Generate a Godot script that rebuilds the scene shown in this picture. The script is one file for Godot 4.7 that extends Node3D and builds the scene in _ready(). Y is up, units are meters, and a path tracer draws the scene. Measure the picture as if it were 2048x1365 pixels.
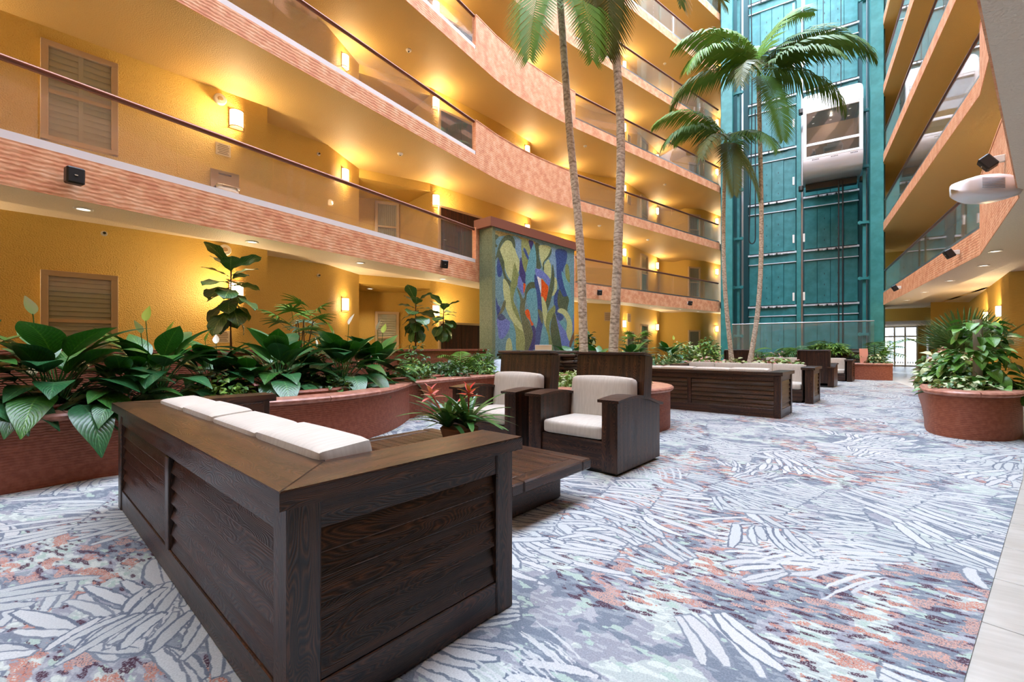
extends Node3D
# Hotel atrium. Building axes: u runs away from the entrance (world -Z), v to the side (world +X), y up; metres.

const FLOORS := [3.67, 6.72, 9.70, 12.68, 15.66, 18.64, 21.62]
const SLAB := 0.36
const GROUND_CEILING := 3.35
const ROOF := 24.6
var M := {}
var used := {}
var rng := RandomNumberGenerator.new()
var T := {}


func W(u: float, v: float, y := 0.0) -> Vector3:
	return Vector3(v, y, -u)


# ---------------------------------------------------------------- mesh builder
class MB:
	var v := PackedVector3Array()
	var n := PackedVector3Array()
	var t := PackedVector2Array()
	var i := PackedInt32Array()

	func quad(a: Vector3, b: Vector3, c: Vector3, d: Vector3, ua := Vector2(0, 0), ub := Vector2(1, 0), uc := Vector2(1, 1), ud := Vector2(0, 1)) -> void:
		# corners run anticlockwise seen from the front
		var nn := (b - a).cross(c - a)
		if nn.length_squared() < 1e-14:
			nn = (c - a).cross(d - a)
		nn = nn.normalized()
		var s := v.size()
		v.append_array([a, b, c, d])
		n.append_array([nn, nn, nn, nn])
		t.append_array([ua, ub, uc, ud])
		i.append_array([s, s + 2, s + 1, s, s + 3, s + 2])

	func tri(a: Vector3, b: Vector3, c: Vector3, ua := Vector2(0, 0), ub := Vector2(1, 0), uc := Vector2(0.5, 1)) -> void:
		var nn := (b - a).cross(c - a).normalized()
		var s := v.size()
		v.append_array([a, b, c])
		n.append_array([nn, nn, nn])
		t.append_array([ua, ub, uc])
		i.append_array([s, s + 2, s + 1])

	# chamfered box; grain (U) runs along the longest side
	func box(c: Vector3, size: Vector3, bev := 0.0, basis := Basis(), off := Vector2.ZERO) -> void:
		var h := size * 0.5
		var b := minf(bev, minf(h.x, minf(h.y, h.z)) * 0.49)
		var longest := 0 if size.x >= size.y and size.x >= size.z else (1 if size.y >= size.z else 2)
		for axis in 3:
			var p := (axis + 1) % 3
			var q := (axis + 2) % 3
			for sg in [-1.0, 1.0]:
				var cs: Array[Vector3] = []
				var uvs: Array[Vector2] = []
				for k in [[-1.0, -1.0], [1.0, -1.0], [1.0, 1.0], [-1.0, 1.0]]:
					var w := Vector3.ZERO
					w[axis] = sg * h[axis]
					w[p] = k[0] * (h[p] - b)
					w[q] = k[1] * (h[q] - b)
					cs.append(c + basis * w)
					var uv := Vector2(w[p], w[q])
					if q == longest or (p != longest and size[q] > size[p]):
						uv = Vector2(w[q], w[p])
					uvs.append(uv + off + Vector2(0.0, axis * 0.37))
				if sg > 0:
					quad(cs[0], cs[1], cs[2], cs[3], uvs[0], uvs[1], uvs[2], uvs[3])
				else:
					quad(cs[3], cs[2], cs[1], cs[0], uvs[3], uvs[2], uvs[1], uvs[0])
		if b <= 0.0:
			return
		for axis in 3:
			var p := (axis + 1) % 3
			var q := (axis + 2) % 3
			for sp in [-1.0, 1.0]:
				for sq in [-1.0, 1.0]:
					var f: Array[Vector3] = []
					for e in [[-1.0, 0], [1.0, 0], [1.0, 1], [-1.0, 1]]:
						var w := Vector3.ZERO
						w[axis] = e[0] * (h[axis] - b)
						w[p] = sp * (h[p] if e[1] == 0 else h[p] - b)
						w[q] = sq * (h[q] - b if e[1] == 0 else h[q])
						f.append(c + basis * w)
					var l := size[axis]
					if sp * sq > 0:
						quad(f[3], f[2], f[1], f[0], off, off + Vector2(l, 0), off + Vector2(l, b), off + Vector2(0, b))
					else:
						quad(f[0], f[1], f[2], f[3], off, off + Vector2(l, 0), off + Vector2(l, b), off + Vector2(0, b))
		for sx in [-1.0, 1.0]:
			for sy in [-1.0, 1.0]:
				for sz in [-1.0, 1.0]:
					var s3 := Vector3(sx, sy, sz)
					var a := c + basis * (s3 * Vector3(h.x, h.y - b, h.z - b))
					var b2 := c + basis * (s3 * Vector3(h.x - b, h.y, h.z - b))
					var c2 := c + basis * (s3 * Vector3(h.x - b, h.y - b, h.z))
					if sx * sy * sz > 0:
						tri(a, b2, c2, off, off, off)
					else:
						tri(a, c2, b2, off, off, off)

	# smooth grid: rows of equal length; the front is on the side of (along the row) x (to the next row)
	func grid(rows: Array, su := 1.0, sv := 1.0, closed := false) -> void:
		var nr := rows.size()
		var nc: int = rows[0].size()
		var s := v.size()
		for r in nr:
			var row: PackedVector3Array = rows[r]
			var up: PackedVector3Array = rows[mini(r + 1, nr - 1)]
			var dn: PackedVector3Array = rows[maxi(r - 1, 0)]
			for c in nc:
				var cl := c - 1
				var cr := c + 1
				if closed:
					cl = nc - 2 if c == 0 else c - 1
					cr = 1 if c == nc - 1 else c + 1
				else:
					cl = maxi(cl, 0)
					cr = mini(cr, nc - 1)
				var nn := (row[cr] - row[cl]).cross(up[c] - dn[c])
				v.append(row[c])
				n.append(nn.normalized() if nn.length_squared() > 1e-16 else Vector3.UP)
				t.append(Vector2(float(c) / (nc - 1) * su, float(r) / (nr - 1) * sv))
		for r in nr - 1:
			for c in nc - 1:
				var a := s + r * nc + c
				i.append_array([a, a + nc + 1, a + 1, a, a + nc, a + nc + 1])

	func tube(path: PackedVector3Array, radii: PackedFloat32Array, sides := 8, cap := true, su := 1.0, sv := 1.0) -> void:
		var rows := []
		var side := Vector3.ZERO
		for k in path.size():
			var d := (path[mini(k + 1, path.size() - 1)] - path[maxi(k - 1, 0)]).normalized()
			if k == 0:
				side = d.cross(Vector3.UP if absf(d.y) < 0.9 else Vector3.RIGHT).normalized()
			else:
				side = (side - d * side.dot(d)).normalized()
			var up := side.cross(d)
			var row := PackedVector3Array()
			var r: float = radii[mini(k, radii.size() - 1)]
			for q in sides + 1:
				var a := TAU * q / sides
				row.append(path[k] + (side * cos(a) - up * sin(a)) * r)
			rows.append(row)
		grid(rows, su, sv, true)
		if cap:
			for e in [0, path.size() - 1]:
				var row: PackedVector3Array = rows[e]
				for q in sides:
					if e == 0:
						tri(path[e], row[q + 1], row[q])
					else:
						tri(path[e], row[q], row[q + 1])

	func lathe(c: Vector3, profile: PackedVector2Array, segs := 20) -> void:
		var rows := []
		for k in profile.size():
			var row := PackedVector3Array()
			for q in segs + 1:
				var a := TAU * q / segs
				row.append(c + Vector3(cos(a) * profile[k].x, profile[k].y, -sin(a) * profile[k].x))
			rows.append(row)
		grid(rows, 1.0, 1.0, true)

	# sweeps a profile (x: offset to the side of growing v when going to growing u, y: height) along (u, v) points
	func sweep(path: PackedVector2Array, prof: PackedVector2Array, closed := false, ends := true) -> void:
		var np := path.size()
		var nrm := PackedVector2Array()
		var run := PackedFloat32Array()
		var total := 0.0
		for k in np:
			var a := path[(k - 1 + np) % np] if closed else path[maxi(k - 1, 0)]
			var b := path[(k + 1) % np] if closed else path[mini(k + 1, np - 1)]
			var d1 := (path[k] - a).normalized()
			var d2 := (b - path[k]).normalized()
			if d1 == Vector2.ZERO:
				d1 = d2
			if d2 == Vector2.ZERO:
				d2 = d1
			var n1 := Vector2(-d1.y, d1.x)
			var n2 := Vector2(-d2.y, d2.x)
			var m := (n1 + n2).normalized()
			nrm.append(m / maxf(m.dot(n1), 0.5))
			if k > 0:
				total += path[k].distance_to(path[k - 1])
			run.append(total)
		var cnt := np if closed else np - 1
		var acc := 0.0
		var turn := 0.0
		for e in prof.size():
			turn += prof[e].cross(prof[(e + 1) % prof.size()])
		turn = signf(turn)
		for e in prof.size():
			var p0 := prof[e]
			var p1 := prof[(e + 1) % prof.size()]
			var el := p0.distance_to(p1)
			var en := Vector2(p1.y - p0.y, -(p1.x - p0.x)).normalized() * turn
			for k in cnt:
				var k2 := (k + 1) % np
				var r2 := run[k2] if k2 > k else run[k] + path[k].distance_to(path[0])
				var pts: Array[Vector3] = []
				var nn: Array[Vector3] = []
				for z in [[k, p0], [k2, p0], [k2, p1], [k, p1]]:
					var q: Vector2 = path[z[0]] + nrm[z[0]] * z[1].x
					pts.append(Vector3(q.y, z[1].y, -q.x))
					var m2: Vector2 = nrm[z[0]].normalized() * en.x
					nn.append(Vector3(m2.y, en.y, -m2.x).normalized())
				var s := v.size()
				v.append_array(pts)
				n.append_array(nn)
				t.append_array([Vector2(run[k], acc), Vector2(r2, acc), Vector2(r2, acc + el), Vector2(run[k], acc + el)])
				if (pts[1] - pts[0]).cross(pts[2] - pts[0]).dot(nn[0]) > 0:
					i.append_array([s, s + 2, s + 1, s, s + 3, s + 2])
				else:
					i.append_array([s, s + 1, s + 2, s, s + 2, s + 3])
			acc += el
		if ends and not closed:
			for k in [0, np - 1]:
				var tr := Geometry2D.triangulate_polygon(prof)
				for q in range(0, tr.size(), 3):
					var w: Array[Vector3] = []
					for z in 3:
						var pp: Vector2 = prof[tr[q + z]]
						var g: Vector2 = path[k] + nrm[k] * pp.x
						w.append(Vector3(g.y, pp.y, -g.x))
					var out := path[0] - path[1] if k == 0 else path[np - 1] - path[np - 2]
					var o3 := Vector3(out.y, 0, -out.x)
					if (w[1] - w[0]).cross(w[2] - w[0]).dot(o3) > 0:
						tri(w[0], w[1], w[2])
					else:
						tri(w[0], w[2], w[1])

	# flat prism over a (u, v) outline
	func prism(poly: PackedVector2Array, y0: float, y1: float, sides := true) -> void:
		var tr := Geometry2D.triangulate_polygon(poly)
		for q in range(0, tr.size(), 3):
			var w: Array[Vector2] = [poly[tr[q]], poly[tr[q + 1]], poly[tr[q + 2]]]
			for y in [y0, y1]:
				var a := Vector3(w[0].y, y, -w[0].x)
				var b := Vector3(w[1].y, y, -w[1].x)
				var c := Vector3(w[2].y, y, -w[2].x)
				if ((b - a).cross(c - a).y > 0) == (y == y1):
					tri(a, b, c, Vector2(w[0].y, w[0].x), Vector2(w[1].y, w[1].x), Vector2(w[2].y, w[2].x))
				else:
					tri(a, c, b, Vector2(w[0].y, w[0].x), Vector2(w[2].y, w[2].x), Vector2(w[1].y, w[1].x))
		if sides:
			var area := 0.0
			for k in poly.size():
				area += poly[k].cross(poly[(k + 1) % poly.size()])
			for k in poly.size():
				var a := poly[k]
				var b := poly[(k + 1) % poly.size()]
				var l := a.distance_to(b)
				var p := [Vector3(a.y, y0, -a.x), Vector3(b.y, y0, -b.x), Vector3(b.y, y1, -b.x), Vector3(a.y, y1, -a.x)]
				if area < 0:
					quad(p[0], p[1], p[2], p[3], Vector2(0, y0), Vector2(l, y0), Vector2(l, y1), Vector2(0, y1))
				else:
					quad(p[3], p[2], p[1], p[0], Vector2(0, y1), Vector2(l, y1), Vector2(l, y0), Vector2(0, y0))

	func mesh() -> ArrayMesh:
		var m := ArrayMesh.new()
		var arr := []
		arr.resize(Mesh.ARRAY_MAX)
		arr[Mesh.ARRAY_VERTEX] = v
		arr[Mesh.ARRAY_NORMAL] = n
		arr[Mesh.ARRAY_TEX_UV] = t
		arr[Mesh.ARRAY_INDEX] = i
		m.add_surface_from_arrays(Mesh.PRIMITIVE_TRIANGLES, arr)
		return m


# ---------------------------------------------------------------- scene helpers
func numbered(called: String) -> String:
	var k: int = used.get(called, -1) + 1
	used[called] = k
	return called if k == 0 else "%s_%03d" % [called, k]


func tag(o: Node, label: String, category := "", group := "", kind := "") -> Node:
	if label:
		o.set_meta("label", label)
	if category:
		o.set_meta("category", category)
	if group:
		o.set_meta("group", group)
	if kind:
		o.set_meta("kind", kind)
	return o


func thing(called: String, label: String, category: String, at := Vector3.ZERO, turn := 0.0, group := "", kind := "") -> Node3D:
	var o := Node3D.new()
	o.name = numbered(called)
	add_child(o)
	o.position = at
	o.rotation.y = turn
	tag(o, label, category, group, kind)
	return o


# a mesh as a part of parent, or as a top-level object when parent is the root
func put(m: Mesh, mat: Material, called: String, parent: Node = self, at := Vector3.ZERO, turn := 0.0) -> MeshInstance3D:
	var o := MeshInstance3D.new()
	o.name = numbered(called) if parent == self else called
	o.mesh = m
	o.material_override = null
	for k in m.get_surface_count():
		o.set_surface_override_material(k, mat)
	parent.add_child(o, true)
	o.position = at
	o.rotation.y = turn
	return o


func boxed(size: Vector3, bev: float, mat: Material, called: String, parent: Node, at: Vector3, basis := Basis()) -> MeshInstance3D:
	var b := MB.new()
	b.box(Vector3.ZERO, size, bev, Basis(), Vector2(rng.randf() * 3.0, rng.randf() * 3.0))
	var o := put(b.mesh(), mat, called, parent, at)
	o.basis = basis
	return o


func mat(called: String, c: Color, rough := 0.7, metal := 0.0) -> StandardMaterial3D:
	var m := StandardMaterial3D.new()
	m.resource_name = called
	m.albedo_color = c
	m.roughness = rough
	m.metallic = metal
	M[called] = m
	return m


func rgb(r: int, g: int, b: int) -> Color:
	return Color8(r, g, b)


func smooth_path(p: PackedVector2Array, sub := 6) -> PackedVector2Array:
	var out := PackedVector2Array()
	for k in p.size() - 1:
		for s in sub:
			out.append(p[k].cubic_interpolate(p[k + 1], p[maxi(k - 1, 0)], p[mini(k + 2, p.size() - 1)], float(s) / sub))
	out.append(p[p.size() - 1])
	return out


func along(path: PackedVector2Array, dist: float) -> Array:
	# [point, unit direction] at a distance along the path
	var left := dist
	for k in path.size() - 1:
		var l := path[k].distance_to(path[k + 1])
		if left <= l or k == path.size() - 2:
			var d := (path[k + 1] - path[k]).normalized()
			return [path[k] + d * left, d]
		left -= l
	return [path[0], Vector2.RIGHT]


func length_of(path: PackedVector2Array) -> float:
	var l := 0.0
	for k in path.size() - 1:
		l += path[k].distance_to(path[k + 1])
	return l


# turn about y that sends local +x along the (u, v) direction d
func heading(d: Vector2) -> float:
	return atan2(d.x, d.y)


# ---------------------------------------------------------------- textures
func noise_bytes(w: int, h: int, freq: float, sd: int, octaves := 4, kind := FastNoiseLite.TYPE_SIMPLEX_SMOOTH) -> PackedByteArray:
	return noise_image(w, h, freq, sd, octaves, kind).get_data()


func noise_image(w: int, h: int, freq: float, sd: int, octaves := 4, kind := FastNoiseLite.TYPE_SIMPLEX_SMOOTH) -> Image:
	var f := FastNoiseLite.new()
	f.noise_type = kind
	f.seed = sd
	f.frequency = freq
	f.fractal_octaves = octaves
	var im := f.get_seamless_image(w, h)
	im.convert(Image.FORMAT_L8)
	return im


func stretched(w: int, h: int, sx: int, sy: int, freq: float, sd: int, octaves := 4) -> PackedByteArray:
	var im := noise_image(w / sx, h / sy, freq, sd, octaves)
	im.resize(w, h, Image.INTERPOLATE_CUBIC)
	return im.get_data()


func tex(im: Image) -> ImageTexture:
	return ImageTexture.create_from_image(im)


func mix_image(w: int, h: int, stops: Array, data: PackedByteArray) -> Image:
	# colours along the byte values of data: stops are [value, r, g, b]
	var lut := PackedByteArray()
	lut.resize(256 * 3)
	for k in 256:
		var a: Array = stops[0]
		var b: Array = stops[stops.size() - 1]
		for q in stops.size() - 1:
			if k >= stops[q][0] and k <= stops[q + 1][0]:
				a = stops[q]
				b = stops[q + 1]
		var f := clampf((k - a[0]) / maxf(b[0] - a[0], 1.0), 0.0, 1.0)
		for c in 3:
			lut[k * 3 + c] = int(lerpf(a[c + 1], b[c + 1], f))
	var out := PackedByteArray()
	out.resize(w * h * 3)
	for k in w * h:
		var d := data[k] * 3
		out[k * 3] = lut[d]
		out[k * 3 + 1] = lut[d + 1]
		out[k * 3 + 2] = lut[d + 2]
	return Image.create_from_data(w, h, false, Image.FORMAT_RGB8, out)


func normal_from(im: Image, k: float) -> ImageTexture:
	var c: Image = im.duplicate()
	c.convert(Image.FORMAT_RGBA8)
	c.bump_map_to_normal_map(k)
	return tex(c)


func blended(a: PackedByteArray, b: PackedByteArray, k: float) -> PackedByteArray:
	var o := PackedByteArray()
	o.resize(a.size())
	for q in a.size():
		o[q] = int(a[q] * (1.0 - k) + b[q] * k)
	return o


func fill_poly(im: Image, p: PackedVector2Array, c: Color) -> void:
	var lo := 1e9
	var hi := -1e9
	for q in p:
		lo = minf(lo, q.y)
		hi = maxf(hi, q.y)
	var h := im.get_height()
	var w := im.get_width()
	for y in range(int(floor(lo)), int(ceil(hi)) + 1):
		var xs := PackedFloat32Array()
		var yy := y + 0.5
		for k in p.size():
			var a := p[k]
			var b := p[(k + 1) % p.size()]
			if (a.y <= yy) != (b.y <= yy):
				xs.append(a.x + (yy - a.y) / (b.y - a.y) * (b.x - a.x))
		xs.sort()
		for k in range(0, xs.size() - 1, 2):
			var x0 := int(round(xs[k]))
			var x1 := int(round(xs[k + 1]))
			if x1 <= x0:
				continue
			var wy := posmod(y, h)
			var sx := posmod(x0, w)
			im.fill_rect(Rect2i(sx, wy, mini(x1 - x0, w - sx), 1), c)
			if sx + x1 - x0 > w:
				im.fill_rect(Rect2i(0, wy, sx + x1 - x0 - w, 1), c)


func ragged(p: PackedVector2Array, amount: float, sub: int) -> PackedVector2Array:
	var out := PackedVector2Array()
	for k in p.size():
		for s in sub:
			out.append(p[k].lerp(p[(k + 1) % p.size()], float(s) / sub) + Vector2(rng.randf_range(-amount, amount), rng.randf_range(-amount, amount)))
	return out


# patterned carpet: slate and lavender ground, plum and coral flecks, fans of pale petals
func carpet_image() -> Image:
	var n := 2048
	var a := noise_image(512, 512, 0.026, 11, 5)
	a.resize(n, n, Image.INTERPOLATE_CUBIC)
	var tone := a.get_data()
	var fleck := stretched(n, n, 4, 2, 0.055, 12, 5)
	var streak := stretched(n, n, 6, 2, 0.13, 13, 4)
	var big := noise_image(256, 256, 0.012, 14, 2)
	big.resize(n, n, Image.INTERPOLATE_CUBIC)
	var zone := big.get_data()
	var fine := noise_bytes(n, n, 0.35, 15, 2)
	var out := PackedByteArray()
	out.resize(n * n * 3)
	for k in n * n:
		var t := tone[k]
		var f := fleck[k]
		var s := streak[k]
		var z := zone[k]
		var g := fine[k]
		var r := 156
		var gg := 160
		var b := 171
		if t > 142:
			r = 126
			gg = 136
			b = 150
		elif t < 106:
			r = 184
			gg = 194
			b = 193
		if s > 150:
			r += 22
			gg += 22
			b += 18
		if z > 126 and f > 153 and g > 106:
			r = 192
			gg = 132
			b = 116
			if t > 128:
				r = 200
				gg = 160
				b = 148
		elif z > 106 and s < 92 and g > 92:
			r = 84
			gg = 62
			b = 76
		elif f < 74:
			r = 176
			gg = 196
			b = 188
		out[k * 3] = r
		out[k * 3 + 1] = gg
		out[k * 3 + 2] = b
	var im := Image.create_from_data(n, n, false, Image.FORMAT_RGB8, out)
	var px := n / 6.4
	rng.seed = 5
	var line := Color8(112, 122, 138)
	for c in 196:
		if rng.randf() < 0.42:
			continue
		var at := Vector2(c % 14 + rng.randf_range(-0.2, 1.0), c / 14 + rng.randf_range(-0.2, 1.0)) * n / 14.0
		var base := rng.randf_range(-0.9, 0.9) + (PI if rng.randf() < 0.5 else 0.0)
		var rows := rng.randi_range(1, 3)
		var count := rng.randi_range(5, 9)
		var plen := rng.randf_range(0.24, 0.52) * px
		var bend := rng.randf_range(-0.5, 0.5)
		var pale := Color8(214, 217, 219).lerp(Color8(190, 200, 202), rng.randf() * 0.7)
		var thin := rng.randf() < 0.14
		for r in rows:
			var o := at + Vector2.from_angle(base + bend * r) * plen * 0.95 * r
			var n2 := count + r * 2
			if thin:
				n2 *= 2
			for q in n2:
				var side := (q - (n2 - 1) * 0.5)
				var wid := plen * (0.1 if thin else 0.165) * rng.randf_range(0.7, 1.2)
				var st := o + Vector2.from_angle(base + PI / 2 + bend * r) * side * wid * 0.95
				var dir := base + bend * r + (side * 0.012 if thin else side * 0.09 + rng.randf_range(-0.1, 0.1))
				var ln := plen * rng.randf_range(0.6, 1.2)
				var bd := 0.15 if thin else rng.randf_range(-0.4, 0.4)
				if not thin:
					petal(im, st - Vector2.from_angle(dir) * 4.0, dir, ln + 8.0, wid * 1.02 + 4.0, bd, line.lerp(pale, rng.randf() * 0.3))
				petal(im, st, dir, ln, wid * (0.5 if thin else 0.86), bd, pale.darkened(rng.randf() * 0.06))
	# pile: fine grain over everything
	var dd := im.get_data()
	for k in n * n:
		var j := (fine[k] - 128) / 6
		dd[k * 3] = clampi(dd[k * 3] + j, 0, 255)
		dd[k * 3 + 1] = clampi(dd[k * 3 + 1] + j, 0, 255)
		dd[k * 3 + 2] = clampi(dd[k * 3 + 2] + j, 0, 255)
	return Image.create_from_data(n, n, false, Image.FORMAT_RGB8, dd)


func petal(im: Image, at: Vector2, dir: float, l: float, w: float, bend: float, c: Color) -> void:
	var left := PackedVector2Array()
	var right := PackedVector2Array()
	var p := at
	var seg := 7
	for k in seg + 1:
		var f := float(k) / seg
		var a := dir + bend * (f - 0.5) * 2.0
		var hw := w * 0.5 * (0.25 + 0.75 * pow(sin(PI * clampf(f * 0.9 + 0.08, 0.0, 1.0)), 0.6))
		var nn := Vector2.from_angle(a + PI / 2) * hw
		left.append(p + nn)
		right.insert(0, p - nn)
		p += Vector2.from_angle(a) * l / seg
	left.append_array(right)
	fill_poly(im, ragged(left, 1.3, 2), c)


func wood_images(sd: int, dark: Array, light: Array) -> Array:
	var w := 1024
	var h := 1024
	var plank := stretched(w, h, 16, 2, 0.02, sd, 2)
	var warp := stretched(w, h, 5, 2, 0.011, sd + 1, 2)
	var fine := stretched(w, h, 32, 1, 0.25, sd + 2, 2)
	var d := PackedByteArray()
	d.resize(w * h)
	for y in h:
		var ph := y * TAU / 16.0
		for x in w:
			var k := y * w + x
			var line := sin(ph + (warp[k] - 128) * 0.42)
			d[k] = clampi(int(96.0 + (plank[k] - 128) * 0.5 + (fine[k] - 128) * 0.45 + 62.0 * line * absf(line)), 0, 255)
	var im := mix_image(w, h, [[40, dark[0], dark[1], dark[2]], [215, light[0], light[1], light[2]]], d)
	return [tex(im), normal_from(Image.create_from_data(w, h, false, Image.FORMAT_L8, d), 2.2)]


func leaf_images(base: Array, vein: Array, count: int, slant: float) -> Array:
	# u across the blade (midrib at 0.5), v from stalk to tip
	var w := 128
	var h := 256
	var out := PackedByteArray()
	out.resize(w * h * 3)
	var bump := PackedByteArray()
	bump.resize(w * h)
	var nz := noise_bytes(w, h, 0.05, 71, 3)
	for y in h:
		for x in w:
			var sx := absf(x / 127.0 - 0.5) * 2.0
			var ph := (y / 255.0 - sx * slant) * count
			var ridge := 0.5 + 0.5 * cos(ph * TAU)
			var mid := clampf(1.0 - sx * 14.0, 0.0, 1.0)
			var k := clampf(pow(ridge, 8.0) * 0.4 + mid * 0.9, 0.0, 1.0)
			var q := y * w + x
			var g := 1.0 + (nz[q] - 128) / 700.0
			for c in 3:
				out[q * 3 + c] = clampi(int(lerpf(base[c], vein[c], k) * g), 0, 255)
			bump[q] = int(150.0 - 90.0 * pow(ridge, 2.0) * clampf(1.3 - sx, 0.0, 1.0) - 40.0 * mid)
	return [tex(Image.create_from_data(w, h, false, Image.FORMAT_RGB8, out)), normal_from(Image.create_from_data(w, h, false, Image.FORMAT_L8, bump), 2.0)]


func triplanar(m: StandardMaterial3D, s: float, world := true) -> void:
	m.uv1_triplanar = true
	m.uv1_world_triplanar = world
	m.uv1_triplanar_sharpness = 8.0
	m.uv1_scale = Vector3(s, s, s)


func with_normal(m: StandardMaterial3D, t: Texture2D, k: float) -> void:
	m.normal_enabled = true
	m.normal_texture = t
	m.normal_scale = k


func wooden(called: String, images: Array, rough: float, tint := Color.WHITE) -> void:
	var m := mat(called, tint, rough)
	m.albedo_texture = images[0]
	with_normal(m, images[1], 0.6)
	m.uv1_scale = Vector3(0.6, 1.5, 1.0)
	m.metallic_specular = 0.5


func leafy(called: String, c: Color, rough := 0.42, back := 0.25) -> StandardMaterial3D:
	var m := mat(called, c, rough)
	m.backlight_enabled = true
	m.backlight = Color(back * 0.8, back, back * 0.3)
	return m


func make_materials() -> void:
	# painted stucco
	var peel := noise_image(512, 512, 0.06, 31, 2)
	var peel_n := normal_from(peel, 5.0)
	for a in [["wall_yellow", rgb(206, 170, 82)], ["ceiling_gold", rgb(200, 168, 104)], ["ceiling_cream", rgb(226, 212, 192)]]:
		var m := mat(a[0], a[1], 0.62)
		with_normal(m, peel_n, 1.1 if a[0] == "wall_yellow" else 0.6)
		triplanar(m, 1.1)
	# salmon plaster with combed lines
	var blot := blended(noise_bytes(1024, 1024, 0.005, 41, 5), stretched(1024, 1024, 8, 1, 0.08, 42, 3), 0.5)
	var comb := PackedByteArray()
	comb.resize(512 * 512)
	var wob := noise_bytes(512, 512, 0.02, 43, 3)
	for y in 512:
		for x in 512:
			comb[y * 512 + x] = clampi(int(128 + 70 * sin((y + (wob[y * 512 + x] - 128) * 0.03) * TAU / 16.0) + (wob[y * 512 + x] - 128) * 0.35), 0, 255)
	var comb_n := normal_from(Image.create_from_data(512, 512, false, Image.FORMAT_L8, comb), 3.0)
	var m2 := mat("salmon", Color.WHITE, 0.7)
	m2.albedo_texture = tex(mix_image(1024, 1024, [[60, 208, 136, 98], [128, 226, 164, 122], [195, 236, 188, 150]], blot))
	with_normal(m2, comb_n, 0.35)
	triplanar(m2, 0.55)
	var m3 := mat("terracotta", Color.WHITE, 0.55)
	m3.albedo_texture = tex(mix_image(1024, 1024, [[60, 134, 72, 50], [128, 144, 80, 56], [200, 152, 88, 64]], noise_bytes(1024, 1024, 0.01, 44, 4)))
	with_normal(m3, comb_n, 0.9)
	triplanar(m3, 1.25)
	var cap_n := noise_bytes(512, 512, 0.012, 45, 5)
	var m4 := mat("terracotta_cap", Color.WHITE, 0.42)
	m4.albedo_texture = tex(mix_image(512, 512, [[60, 152, 98, 80], [128, 174, 118, 98], [200, 190, 136, 116]], cap_n))
	triplanar(m4, 1.4)
	# carpet and tile
	var cp := mat("carpet", Color.WHITE, 0.95)
	cp.albedo_texture = tex(carpet_image())
	cp.albedo_color = rgb(230, 228, 225)
	cp.uv1_scale = Vector3(1 / 6.4, 1 / 6.4, 1)
	cp.metallic_specular = 0.2
	var tl := mat("tile", Color.WHITE, 0.3)
	tl.albedo_texture = tex(mix_image(512, 512, [[60, 176, 171, 161], [200, 196, 192, 184]], blended(noise_bytes(512, 512, 0.008, 47, 5), stretched(512, 512, 8, 1, 0.05, 48, 3), 0.5)))
	triplanar(tl, 0.7)
	mat("grout", rgb(140, 134, 124), 0.9)
	# timber
	var wd := wood_images(51, [26, 15, 10], [110, 68, 44])
	wooden("dark_wood", wd, 0.33)
	var door := mat("door_brown", Color.WHITE, 0.45)
	door.albedo_texture = wd[0]
	door.albedo_color = rgb(255, 190, 170)
	door.uv1_scale = Vector3(0.5, 1, 1)
	# cloth
	var cl := mat("cushion", Color.WHITE, 0.9)
	cl.albedo_texture = tex(mix_image(512, 512, [[60, 190, 182, 170], [200, 208, 201, 190]], blended(noise_bytes(512, 512, 0.4, 52, 2), stretched(512, 512, 1, 8, 0.05, 53, 3), 0.5)))
	cl.rim_enabled = true
	cl.rim = 0.3
	triplanar(cl, 1.5, false)
	# metals, glass
	mat("white_metal", rgb(232, 232, 234), 0.45)
	mat("bronze_rail", rgb(122, 78, 62), 0.32, 0.55)
	mat("black_plastic", rgb(22, 22, 23), 0.45)
	mat("speaker_grille", rgb(34, 34, 36), 0.8)
	mat("steel", rgb(190, 190, 192), 0.28, 0.9)
	mat("dark_steel", rgb(60, 58, 56), 0.45, 0.6)
	mat("chrome", rgb(214, 214, 214), 0.14, 1.0)
	var g := mat("rail_glass", Color(0.93, 0.97, 0.94, 0.03), 0.02)
	g.transparency = BaseMaterial3D.TRANSPARENCY_ALPHA
	var wg := mat("window_glass", Color(0.85, 0.9, 0.88, 0.05), 0.02)
	wg.transparency = BaseMaterial3D.TRANSPARENCY_ALPHA
	var tg := mat("tinted_glass", Color(0.2, 0.25, 0.25, 0.55), 0.02)
	tg.transparency = BaseMaterial3D.TRANSPARENCY_ALPHA
	mat("frame_tan", rgb(190, 166, 132), 0.5)
	mat("blind", rgb(182, 180, 156), 0.6)
	mat("drape", rgb(150, 140, 124), 0.9)
	mat("sign_paper", rgb(226, 210, 176), 0.6)
	mat("ink", rgb(110, 92, 72), 0.7)
	mat("white_plastic", rgb(228, 224, 216), 0.4)
	# elevator steelwork
	var tn := noise_bytes(512, 512, 0.01, 61, 4)
	var te := mat("teal_steel", Color.WHITE, 0.42)
	te.albedo_texture = tex(mix_image(512, 512, [[60, 34, 116, 116], [200, 54, 134, 134]], tn))
	triplanar(te, 0.35)
	mat("teal_deep", rgb(16, 78, 82), 0.5)
	mat("car_white", rgb(240, 240, 241), 0.25)
	mat("car_silver", rgb(200, 201, 204), 0.3, 0.4)
	mat("car_tan", rgb(168, 128, 92), 0.5)
	mat("rubber", rgb(26, 25, 24), 0.7)
	# light fittings
	var gl := mat("sconce_glass", rgb(255, 244, 220), 0.4)
	gl.emission_enabled = true
	gl.emission = rgb(255, 222, 170)
	gl.emission_energy_multiplier = 5.0
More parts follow.
